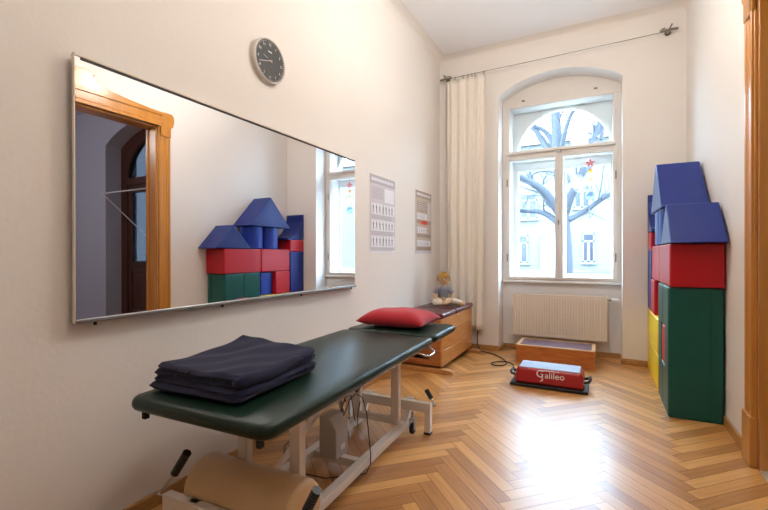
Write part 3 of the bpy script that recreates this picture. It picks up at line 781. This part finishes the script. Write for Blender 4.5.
# rolled folds along the right-hand side
for z_, r_ in ((.642, .021), (.684, .023)):
    pts = [(BX+.212+.006*math.sin(6*i/12), BY_-.225+.45*i/12, z_+.003*math.sin(i)) for i in range(13)]
    bk.tube(pts, [r_*.7]+[r_]*11+[r_*.7], 16)
o = bk.build('folded_blanket', m_navy, M=TM @ Matrix.Translation((0, 0, .010)), merge=True, smooth=80); tag(o, 'folded dark navy blue blanket lying on the near end of the green couch', 'blanket')

# red cushion
cu = MB()
def cush(top):
    def f(u, v):
        s_, t_ = 2*u-1, 2*v-1
        pin = 1 - .11*(1-abs(t_)**2.0)*0 
        x = s_*.265*(1-.10*(1-s_*s_)*0) ; 
        x = s_*(.232+.02*t_*t_) ; y = t_*(.175+.025*s_*s_)
        h = ((1-s_**4)*(1-t_**4))**.55
        z = (.078*h if top else -.040*h) + (.004*math.sin(6*s_+2*t_)*h if top else 0)
        return (x, y, z)
    return f
cu.grid(cush(True), 36, 28); cu.grid(cush(False), 36, 28)
CM = Matrix.Translation((.492, 2.74, .664)) @ Matrix.Rotation(math.radians(2), 4, 'Z') @ Matrix.Rotation(math.radians(0), 4, 'X')
o = cu.build('red_cushion', m_redc, M=CM, merge=True, smooth=80); tag(o, 'red cotton cushion lying on the far headrest of the green couch', 'cushion')

# ================================================================ VAULT BOX WITH DOLL
vb = thing('vaulting_box', (.24, 4.28, 0), 'wooden vaulting box with maroon leather top, in the far left corner', 'vaulting box')
vx0, vx1, vy0, vy1 = .03, .452, 3.77, 4.79
for z0, z1 in ((.066, .211), (.215, .363), (.367, .515)):
    m = MB(); tk = .022
    m.box(vx1-tk, vx1, vy0, vy1, z0, z1); m.build('side_board', m_box, vb, bevel=.003)
    m = MB(); m.box(vx0, vx0+tk, vy0, vy1, z0, z1); m.build('side_board', m_box, vb, bevel=.003)
    m = MB(); e = .0
    def endb(ya, yb, slot):
        if slot:
            zc = (z0+z1)/2
            m.box(vx0+tk, vx1-tk, ya, yb, z0, zc-.018); m.box(vx0+tk, vx1-tk, ya, yb, zc+.018, z1); m.box(vx0+tk, .15, ya, yb, zc-.018, zc+.018); m.box(.32, vx1-tk, ya, yb, zc-.018, zc+.018)
        else: m.box(vx0+tk, vx1-tk, ya, yb, z0, z1)
    endb(vy0+.002, vy0+tk, z0 < .1); m.build('end_board', m_boxe, vb, bevel=.002)
    m = MB(); endb(vy1-tk, vy1-.002, False); m.build('end_board', m_boxe, vb, bevel=.002)
MB().box(vx0+.01, vx1-.01, vy0+.01, vy1-.01, .50, .518).build('top_board', m_box, vb)
for y0, y1 in ((3.755, 4.160), (4.167, 4.80)):
    m = MB(); m.box(vx0-.015, vx1+.015, y0, y1, .518, .572); tag(m.build('leather_pad', m_maroon, vb, bevel=.022, seg=5), 'maroon leather pad')
for y in (3.79, 4.77):
    m = MB(); m.prism([(-.0+.02, 0), (.555, 0), (.560, .028), (.51, .042), (.02, .042)], 'y', y-.035, y+.035); m.build('foot_plank', m_boxl, vb, bevel=.004)
MB().box(.06, .42, 3.83, 4.73, .035, .0655).build('base_board', m_boxe, vb)

# rag doll
DX, DYY, DZZ = .235, 4.42, .577
doll = thing('rag_doll', (DX, DYY, DZZ), 'blond rag doll in a grey shirt sitting on the vaulting box', 'doll')
DMt = Matrix.Translation((DX, DYY, DZZ)) @ Matrix.Rotation(math.radians(28), 4, 'Z')   # local -y faces the viewer
def remesh(o, vox):
    r = o.modifiers.new('remesh', 'REMESH'); r.mode = 'VOXEL'; r.voxel_size = vox; r.use_smooth_shade = True
    s_ = o.modifiers.new('smooth', 'SMOOTH'); s_.factor = .6; s_.iterations = 4
m = MB()
m.tube([(0, .01, .03), (0, .015, .10), (0, .01, .17), (0, .005, .20)], [.052, .05, .048, .02], 20)
m.tube([(0, .0, .19), (0, 0, .23)], .02, 16); m.ball((0, -.005, .285), .062, 14, sc=(1, .95, 1.05))
m.ball((0, -.066, .280), .009, 8)
for s_ in (-1, 1):
    m.tube([(s_*.045, .01, .18), (s_*.078, 0, .155), (s_*.10, -.015, .10), (s_*.085, -.06, .055), (s_*.045, -.095, .035)], [.022, .021, .018, .016, .014], 14)
    m.ball((s_*.038, -.10, .033), .017, 10)
    for k in range(4): m.tube([(s_*.036, -.105, .033), (s_*(.020+.008*k), -.118-.003*(k % 2), .028)], .006, 8)
    m.tube([(s_*.036, -.10, .04), (s_*.020, -.10, .048)], .006, 8)
    m.ball((s_*.06, 0, .285), .012, 8, sc=(.5, 1, 1.2))
body = m.build('body', m_skin, doll, M=DMt); remesh(body, .0045)
m = MB()
for s_, ex in ((-1, -.02), (1, .055)):
    m.tube([(s_*.03, 0, .035), (s_*.085+ex*.3, -.045, .042), (s_*.11+ex, -.11, .032), (s_*.075+ex*1.6, -.17, .028)] if s_ > 0 else [(-.03, 0, .035), (-.10, -.035, .040), (-.11, -.10, .032), (-.03, -.135, .028)], [.040, .037, .031, .027], 16)
legs = m.build('trousers', m_sock, doll, M=DMt); remesh(legs, .005); tag(legs, 'cream trousers and socks')
for q_ in ([(.163, -.17, .028), (.185, -.215, .040)], [(-.03, -.135, .028), (.01, -.15, .034)]):
    m = MB(); m.tube(q_, [.026, .020], 14); sh = m.build('foot', m_skin, doll, M=DMt); remesh(sh, .005)
m = MB(); m.tube([(0, .01, .075), (0, .015, .10), (0, .012, .15), (0, .01, .185), (0, .005, .205)], [.056, .058, .056, .048, .026], 20)
for s_ in (-1, 1): m.tube([(s_*.04, .01, .18), (s_*.078, .0, .158), (s_*.095, -.008, .125)], [.028, .029, .027], 14)
st = m.build('shirt', m_shirt, doll, M=DMt); remesh(st, .005)
m = MB()
def hairf(u, v):
    a_ = 2*PI*u; th = v*PI*.62
    r_ = .0705*(1+.02*math.sin(30*a_))
    low = 1.0
    if math.cos(a_-(-PI/2)) > .35: th = min(th, PI*.42)
    return (r_*math.sin(th)*math.cos(a_), -.002+r_*.98*math.sin(th)*math.sin(a_), .289+r_*1.05*math.cos(th))
m.grid(hairf, 96, 16); hr = m.build('hair', m_hair, doll, M=DMt, merge=True, smooth=60)
sd = hr.modifiers.new('thick', 'SOLIDIFY'); sd.thickness = .008
m = MB()
for s_ in (-1, 1): m = MB(); m.ball((s_*.022, -.060, .290), .006, 8, sc=(1, .6, 1.1)); m.build('eye', mat('doll_eye', (50, 60, 80), .4), doll, M=DMt)
m = MB(); m.tube([(-.013, -.060, .262), (-.005, -.0625, .258), (.005, -.0625, .258), (.013, -.060, .262)], .0028, 8); m.build('mouth', mat('doll_mouth', (180, 70, 66), .6), doll, M=DMt)

# ================================================================ CURTAIN AND ROD
rod = thing('curtain_wire', (1.2, 4.87, 3.24), 'thin steel curtain wire stretched across the far wall above the window', 'curtain wire')
ry = 4.865
A_, B_ = at(453, 78, ry), at(664, 32, ry)
m = MB(); m.tube([A_, (A_+B_)/2 + Vector((0, 0, -.004)), B_], .004, 8); m.build('wire', m_steel, rod)
for p_, s_ in ((at(446, 79, ry), 1), (at(669, 30, ry), -1)):
    m = MB()
    m.tube([p_+Vector((-.075, 0, -.004*s_)), p_+Vector((.075, 0, .0))], .012, 12)
    m.tube([p_+Vector((0, D-ry, .01)), p_+Vector((0, 0, 0))], .012, 10); m.tube([p_+Vector((-.0, -.01, 0)), p_+Vector((-.025*s_, -.01, .05))], .007, 8)
    m.tube([p_+Vector((.06*s_, 0, .02)), p_+Vector((-.03, 0, .028))], .006, 8); m.lathe([(0, 0), (.028, 0), (.028, .008), (0, .008)], 16, 0, Matrix.Translation(p_+Vector((0, D-ry-.001, .01))) @ Matrix.Rotation(PI/2, 4, 'X'))
    m.build('wall_bracket', m_steel, rod)
cur = thing('curtain', (.35, ry, .2), 'long cream curtain gathered at the left of the window', 'curtain')
def zrod(x): t_ = (x-A_.x)/(B_.x-A_.x); return A_.z + (B_.z-A_.z)*t_
m = MB(); x0c, x1c = .125, .625
def curt(u, v):
    z = zrod(x0c)*(1-v) + .245*v - .03*(1-v)
    wr = .62 + .38*min(1, v*1.6)
    x = x0c + (x1c-x0c)*u - .06*v*0
    x = x0c + (.60-x0c + (-.02)*v)*u + .008*math.sin(40*u+2*v)
    y = ry + .022*math.sin(2*PI*4.6*u + .6*math.sin(3*v))*(.55+.5*v) + .007*math.sin(2*PI*10.5*u+1.7+v*1.3)*(1-.5*v)
    if u > .9: z += 0
    return (x, y, z)
m.grid(curt, 170, 40); o = m.build('curtain_cloth', m_curt, cur, smooth=80); sd = o.modifiers.new('thick', 'SOLIDIFY'); sd.thickness = .0025
for px_ in (455, 463, 468, 472, 475, 484):
    x = at(px_, 75, ry).x; m = MB(); zr = zrod(x)
    m.tube([(x+.010*math.cos(a_), ry, zr-.004+.011*math.sin(a_)) for a_ in [2*PI*i/12 for i in range(13)]], .0022, 6, cap=False); m.box(x-.004, x+.004, ry-.006, ry+.006, zr-.04, zr-.014)
    m.build('curtain_clip', m_steel, cur)

# ================================================================ RADIATOR
rd = thing('radiator', (1.356, 5.13, .187), 'cream ribbed panel radiator on the wall below the window', 'radiator')
rx0, rx1, rz0, rz1, ryf = .868, 1.845, .187, .671, 5.085
m = MB(); n = 34; pitch = (rx1-rx0-.03)/n
pts = [(rx0, ryf+.006), (rx0+.012, ryf)]
for i in range(n):
    a_ = rx0+.015+i*pitch; pts += [(a_, ryf), (a_+pitch*.30, ryf), (a_+pitch*.42, ryf+.0022), (a_+pitch*.72, ryf+.0022), (a_+pitch*.86, ryf)]
pts += [(rx1-.012, ryf), (rx1, ryf+.006), (rx1, ryf+.016), (rx0, ryf+.016)]
m.prism(pts, 'z', rz0+.03, rz1-.025); m.box(rx0, rx1, ryf, ryf+.016, rz0, rz0+.03); m.box(rx0, rx1, ryf, ryf+.016, rz1-.025, rz1-.012)
m.build('front_panel', m_rad, rd, bevel=.0015, smooth=25)
m = MB(); m.box(rx0+.004, rx1-.004, ryf+.016, ryf+.085, rz0+.02, rz1-.03); m.build('convector_core', m_radd, rd, smooth=0)
m = MB()
for i in range(48):
    a_ = rx0+.01+i*(rx1-rx0-.03)/47; m.box(a_, a_+.010, ryf+.004, ryf+.095, rz1-.012, rz1-.006)
m.box(rx0, rx1, ryf, ryf+.006, rz1-.014, rz1); m.box(rx0, rx1, ryf+.09, ryf+.096, rz1-.014, rz1)
m.build('top_grille', m_rad, rd, smooth=0)
m = MB(); m.box(rx0-.004, rx0+.001, ryf+.004, ryf+.096, rz0, rz1); m.box(rx1-.001, rx1+.004, ryf+.004, ryf+.096, rz0, rz1); m.build('side_cover', m_rad, rd, bevel=.002)
m = MB(); m.tube([(rx1, ryf+.05, rz1-.035), (rx1+.05, ryf+.05, rz1-.035)], .009, 10); m.tube([(rx1+.03, ryf+.05, rz1-.035), (rx1+.03, 5.21, rz1-.035)], .008, 10); m.build('pipe', m_steel, rd)
m = MB(); m.tube([(rx1+.045, ryf+.05, rz1-.035), (rx1+.05, ryf+.05, rz1-.035), (rx1+.10, ryf+.05, rz1-.035), (rx1+.112, ryf+.05, rz1-.035)], [.014, .020, .021, .013], 16); m.build('thermostat_knob', m_white, rd)

# ================================================================ STEP AND TRAINING PLATFORM
st = thing('wooden_step', (1.366, 4.78, 0), 'low wooden step box with dull purple top, standing in front of the radiator', 'step')
sx0, sx1, sy0, sy1, sh_ = .996, 1.736, 4.552, 4.93, .188
m = MB(); m.box(sx0, sx1, sy0, sy0+.022, 0.0, sh_-.012); m.box(sx0, sx1, sy1-.022, sy1, 0, sh_-.012); m.box(sx0, sx0+.022, sy0+.022, sy1-.022, 0, sh_-.012); m.box(sx1-.022, sx1, sy0+.022, sy1-.022, 0, sh_-.012)
m.build('step_box', m_step, st, bevel=.003)
m = MB(); m.box(sx0-.004, sx1+.004, sy0-.004, sy0+.02, sh_-.012, sh_); m.box(sx0-.004, sx1+.004, sy1-.02, sy1+.004, sh_-.012, sh_); m.box(sx0-.004, sx0+.03, sy0+.02, sy1-.02, sh_-.012, sh_); m.box(sx1-.03, sx1+.004, sy0+.02, sy1-.02, sh_-.012, sh_)
tag(m.build('rim', m_stepr, st, bevel=.002), 'pale wooden rim')
m = MB(); m.box(sx0+.03, sx1-.03, sy0+.02, sy1-.02, sh_-.014, sh_-.003); tag(m.build('step_mat', m_steptop, st), 'purple-brown mat')

gp = thing('vibration_platform', (1.39, 3.89, 0), 'red training platform with pale grip top and black base, in front of the wooden step', 'training platform')
gx0, gx1, gy0, gy1 = 1.088, 1.700, 3.716, 4.06
MB().box(gx0, gx1, gy0, gy1, .004, .026).build('base_plate', m_blackp, gp, bevel=.005)
m = MB()
bx0, bx1, by0, by1 = gx0+.032, gx1-.028, gy0+.022, gy1-.022
tx0, tx1, ty0, ty1 = bx0+.018, bx1-.018, by0+.022, by1-.02
def taper(m, a, b, z0, z1, mi=0):
    v = [m.bm.verts.new(p) for p in ((a[0],a[2],z0),(a[1],a[2],z0),(a[1],a[3],z0),(a[0],a[3],z0),(b[0],b[2],z1),(b[1],b[2],z1),(b[1],b[3],z1),(b[0],b[3],z1))]
    for q in ((3,2,1,0),(4,5,6,7),(0,1,5,4),(1,2,6,5),(2,3,7,6),(3,0,4,7)): m.bm.faces.new([v[i] for i in q]).material_index = mi
taper(m, (bx0, bx1, by0, by1), (tx0, tx1, ty0, ty1), .026, .160)
m.build('housing', m_gred, gp, bevel=.026, seg=5, smooth=60)
m = MB(); m.box(tx0+.016, tx1-.016, ty0+.014, ty1-.016, .152, .1625); m.build('grip_top', m_gtop, gp, bevel=.004)
MB().box(tx0+.12, tx1-.03, ty1-.012, ty1+.012, .14, .158).build('rear_bar', m_blackp, gp, bevel=.004)
for s_ in (-1, 1):
    x = bx0 if s_ < 0 else bx1; yc_ = (gy0+gy1)/2-.02
    m = MB(); m.tube([(x+s_*(-.005), yc_-.062, .075), (x+s_*.030, yc_-.062, .085), (x+s_*.040, yc_-.045, .098), (x+s_*.040, yc_+.045, .098), (x+s_*.030, yc_+.062, .085), (x+s_*(-.005), yc_+.062, .075)], .012, 12)
    m.build('carry_handle', m_blackp, gp, smooth=60)
# logo lettering on the sloping front
slope = math.atan2(.134, .022)
LM = lambda x, z: Matrix.Translation((x, by0 + .022*(z-.026)/.134 - .0022, z)) @ Matrix.Rotation(slope, 4, 'X')
text_mesh('logo_text', 'alileo', .074, LM(1.368, .112), m_white, gp, .0006, 'LEFT') 
text_mesh('logo_initial', 'G', .085, LM(1.330, .118), m_white, gp, .0006)
m = MB(); LL = LM(1.335, .075)
m.tube([LL @ Vector(p) for p in ((.0, .018, 0), (.018, .012, 0), (.020, 0, 0), (.006, -.010, 0), (-.002, -.016, 0))], [.0015, .003, .0035, .004, .002], 8); m.build('logo_swash', m_white, gp)
m = MB(); LL = LM(1.335, .145)
m.tube([LL @ Vector(p) for p in ((-.02, -.004, 0), (.03, .004, 0), (.09, .006, 0), (.15, .002, 0))], [.001, .0025, .002, .001], 8); m.build('logo_swash', m_white, gp)

# cable from the curtain to the platform
m = MB()
cp = [(.50, 4.90, .30), (.49, 4.885, .16), (.50, 4.87, .05), (.545, 4.84, .006), (.64, 4.80, .006), (.74, 4.73, .006), (.83, 4.62, .006), (.90, 4.50, .006), (.93, 4.39, .006), (.90, 4.30, .006), (.83, 4.28, .006), (.775, 4.33, .006), (.80, 4.41, .008), (.86, 4.45, .010), (.92, 4.45, .014), (.99, 4.42, .006), (1.04, 4.20, .006), (1.07, 4.07, .007), (1.079, 4.0, .012)]
cv = [Vector(p) for p in cp]
for _ in range(2):
    q = [cv[0]]
    for a_, b_ in zip(cv, cv[1:]): q += [a_*.75+b_*.25, a_*.25+b_*.75]
    q.append(cv[-1]); cv = q
m.tube(cv, .0055, 8); tag(m.build('power_cable', m_rub), 'black power cable looping over the floor below the curtain', 'cable')

# ================================================================ FOAM BLOCK CASTLE
FX0, FX1 = 2.205, 2.514
GRP = None
def foam(name, poly, z0=None, z1=None, mt=None, label='', cat='foam block', axis='x', a=FX0, b=FX1, bev=.012, seams=None):
    m = MB(); m.prism(poly, axis, a, b)
    o = m.build(name, mt, bevel=bev, seg=3, smooth=30); tag(o, label, cat, 'foam building blocks stacked along the right wall')
    if seams:
        for sm in seams:
            m = MB(); m.tube(sm, .0022, 6); m.build('seam', mt, o)
    return o
def rect(y0, y1, z0, z1): return [(y0, z0), (y1, z0), (y1, z1), (y0, z1)]
G = .004
# lower storey
foam('foam_arch', [(3.49, 0), (3.775, 0), (3.775, .315), (3.66, .315), (3.66, .605), (3.775, .605), (3.775, .905), (3.49, .905)], mt=m_fgreen,
     label='tall dark green foam block standing nearest the doorway, at the end of the castle', seams=[[(2.44, 3.4885, .02), (2.44, 3.4885, .885)], [(2.452, 3.4885, .02), (2.452, 3.4885, .885)]])
foam('foam_arch', [(3.78, 0), (4.05, 0), (4.05, .905), (3.78, .905), (3.78, .605), (3.87, .605), (3.87, .315), (3.78, .315)], mt=m_fgreen,
     label='second green foam block, between the end block and the yellow ones')
foam('foam_block', rect(3.665, 3.866, .32, .60), mt=m_fred, label='small red foam block set into the gap between the two green blocks', a=FX0+.004, b=FX1-.01)
foam('foam_block', rect(4.10, 4.40, 0, .295), mt=m_fyel, label='lower yellow foam block beside the second green block')
foam('foam_block', rect(4.405, 4.945, 0, .295), mt=m_fyel, label='lower yellow foam block nearest the window wall')
foam('foam_block', rect(4.10, 4.945, .297, .595), mt=m_fyel, label='long yellow foam block lying on top of the two lower yellow ones')
foam('foam_block', rect(4.105, 4.335, .597, .905), mt=m_fblue, a=FX0+.05, b=FX1, label='small blue foam block on the yellow one, under the long red blocks')
foam('foam_block', rect(4.345, 4.635, .597, .905), mt=m_fred, label='small upright red foam block between the small blue and tall blue blocks')
foam('foam_block', rect(4.645, 4.945, .597, 1.175), mt=m_fnavy, label='tall dark blue foam block at the window end of the castle')
# red course
foam('foam_block', rect(3.475, 4.075, .907, 1.207), mt=m_fred, a=FX0+.008, b=2.520, label='long red foam block on top of the green blocks, nearest the doorway')
foam('foam_block', rect(4.082, 4.640, .907, 1.207), mt=m_fred, a=FX0+.008, b=2.520, label='second long red foam block, farther along toward the window')
# top storey
foam('foam_triangle', [(3.345, 1.209), (3.905, 1.209), (3.615, 1.498)], mt=m_fnavy, label='blue triangular foam roof lower down, resting on the near red block')
def fcyl(yc_, label):
    m = MB(); r_ = .142; m.lathe([(0, 0), (r_-.012, 0), (r_, .008), (r_, .282), (r_-.012, .29), (0, .29)], 40, 0, Matrix.Translation((2.352, yc_, 1.209)))
    tag(m.build('foam_cylinder', m_fblue, smooth=50), label, 'foam cylinder', 'foam building blocks stacked along the right wall')
fcyl(4.045, 'upright blue foam cylinder next to the small triangular roof'); fcyl(4.333, 'upright blue foam cylinder nearer the window, under the large roof')
foam('foam_triangle', [(3.865, 1.502), (4.645, 1.502), (4.255, 1.905)], mt=m_fnavy, label='large blue triangular foam roof on the two cylinders, topmost of the castle')
foam('foam_block', rect(4.645, 4.945, 1.178, 1.345), mt=m_fred, label='flat red foam block on top of the tall blue one')
cc = [(4.56, 1.348)] + [(4.93-.36*math.cos(a_), 1.72-.37*math.sin(a_)+0) for a_ in [PI/2*(1-i/10)*1.0 for i in range(11)]][::1]
cc = [(4.945, 1.348), (4.945, 1.725), (4.925, 1.725)] + [(4.925-.34*(1-math.cos(a_)), 1.725-.355*math.sin(a_)) for a_ in [PI/2*i/10 for i in range(1, 11)]] + [(4.585, 1.348)]
foam('foam_wedge', cc, mt=m_fnavy, label='blue foam wedge with a hollow curved side, on the flat red block by the window', bev=.006)

# ================================================================ WINDOW ORNAMENTS
ox, oyy = 1.68, 5.385
hm = thing('window_ornament', (ox, oyy, 1.74), 'hanging chain of red, yellow and blue ornaments in the right casement window', 'window ornament')
m = MB(); m.tube([(ox, oyy, 1.78), (ox, oyy, 2.27)], .0012, 6); m.build('string', m_white, hm)
m = MB(); m_or = mat('ornament_red', (226, 50, 70), .5)
for k in range(5):
    a_ = 2*PI*k/5+.3
    m.prism([(0, 0), (.030*math.cos(a_-.35), .030*math.sin(a_-.35)), (.055*math.cos(a_), .055*math.sin(a_)), (.030*math.cos(a_+.35), .030*math.sin(a_+.35))], 'y', -.004, .004, 0, Matrix.Translation((ox, oyy, 2.185)))
tag(m.build('flower', m_or, hm), 'red flower')
m = MB(); m.ball((ox, oyy, 2.095), .026, 12, sc=(1, .6, 1)); tag(m.build('bead', mat('ornament_orange', (240, 160, 60), .5), hm), 'orange bead')
m = MB(); m.ball((ox, oyy, 1.981), .050, 14, sc=(1, .7, 1.1)); tag(m.build('ball', mat('ornament_yellow', (240, 232, 190), .4), hm), 'pale yellow ball')
m = MB(); m.ball((ox, oyy, 1.810), .050, 14, sc=(1, .7, 1.1)); tag(m.build('ball', mat('ornament_blue', (150, 186, 226), .4), hm), 'blue ball')

for k_ in ('ornament_yellow', 'ornament_blue', 'ornament_orange'): MATS[k_].node_tree.nodes['Principled BSDF'].inputs['Transmission Weight'].default_value = .6

# ================================================================ LAMPS (out of view; the one nearer the window is added)
def globe(x, y, z, r_, label, mg):
    lp = thing('globe_lamp', (x, y, H), label, 'lamp', 'globe lamps of the treatment room')
    m = MB(); m.tube([(x, y, z+r_-.005), (x, y, H)], .008, 10); m.lathe([(0, 0), (.05, 0), (.05, -.03), (0, -.04)], 24, 0, Matrix.Translation((x, y, H-.001))); m.build('lamp_cord', m_steel, lp)
    m = MB(); m.ball((x, y, z), r_, 16); m.build('lamp_globe', mg, lp, smooth=80)
m_fill_lamp = mat('fill_lamp_glass', (255, 248, 240), .4, emit=(255, 248, 238), es=62)
globe(1.36, 1.0, 2.62, .15, 'large round glass globe lamp hanging low over the near end of the green couch', m_lamp)
globe(1.45, 2.75, 3.15, .15, 'round glass globe lamp added close under the ceiling to brighten the far end of the room', m_fill_lamp)  # added lamp, out of view, brightens the right wall and far end

# ================================================================ LIGHT
w = bpy.data.worlds.new('sky'); bpy.context.scene.world = w; w.use_nodes = True
nt = w.node_tree; bg = nt.nodes['Background']
tc = nt.nodes.new('ShaderNodeTexCoord'); sp = nt.nodes.new('ShaderNodeSeparateXYZ'); cr = nt.nodes.new('ShaderNodeValToRGB')
nt.links.new(tc.outputs['Generated'], sp.inputs[0]); nt.links.new(sp.outputs['Z'], cr.inputs['Fac'])
cr.color_ramp.elements[0].color = (.55, .74, .95, 1); cr.color_ramp.elements[1].color = (.62, .80, 1, 1)
nt.links.new(cr.outputs['Color'], bg.inputs['Color']); bg.inputs['Strength'].default_value = 28.0
# sky portals: they only guide sampling of the sky, they give off nothing
def portal(loc, rot, sx, sy):
    l = bpy.data.lights.new('portal', 'AREA'); l.shape = 'RECTANGLE'; l.size = sx; l.size_y = sy; l.cycles.is_portal = True
    o = bpy.data.objects.new('portal', l); C.objects.link(o); o.location = loc; o.rotation_euler = rot
portal(((NX1+NX2)/2, 5.56, 1.85), (-PI/2, 0, 0), 1.27, 2.2)
portal((4.63, 4.52, 1.65), (-PI/2, 0, 0), 1.8, 3.2)

# ================================================================ CAMERA
cd = bpy.data.cameras.new('camera'); co = bpy.data.objects.new('camera', cd); C.objects.link(co)
cd.sensor_fit = 'HORIZONTAL'; cd.sensor_width = 36; cd.lens = F*36/768; cd.clip_start = .05; cd.clip_end = 200
Mx = Matrix((RT, UP, -FW)).transposed().to_4x4(); Mx.translation = (CX, 0, CZ); co.matrix_world = Mx
sc = bpy.context.scene; sc.camera = co
sc.view_settings.view_transform = 'Standard'; sc.view_settings.look = 'None'; sc.view_settings.exposure = 0.06; sc.view_settings.gamma = 1
sc.view_settings.use_curve_mapping = False
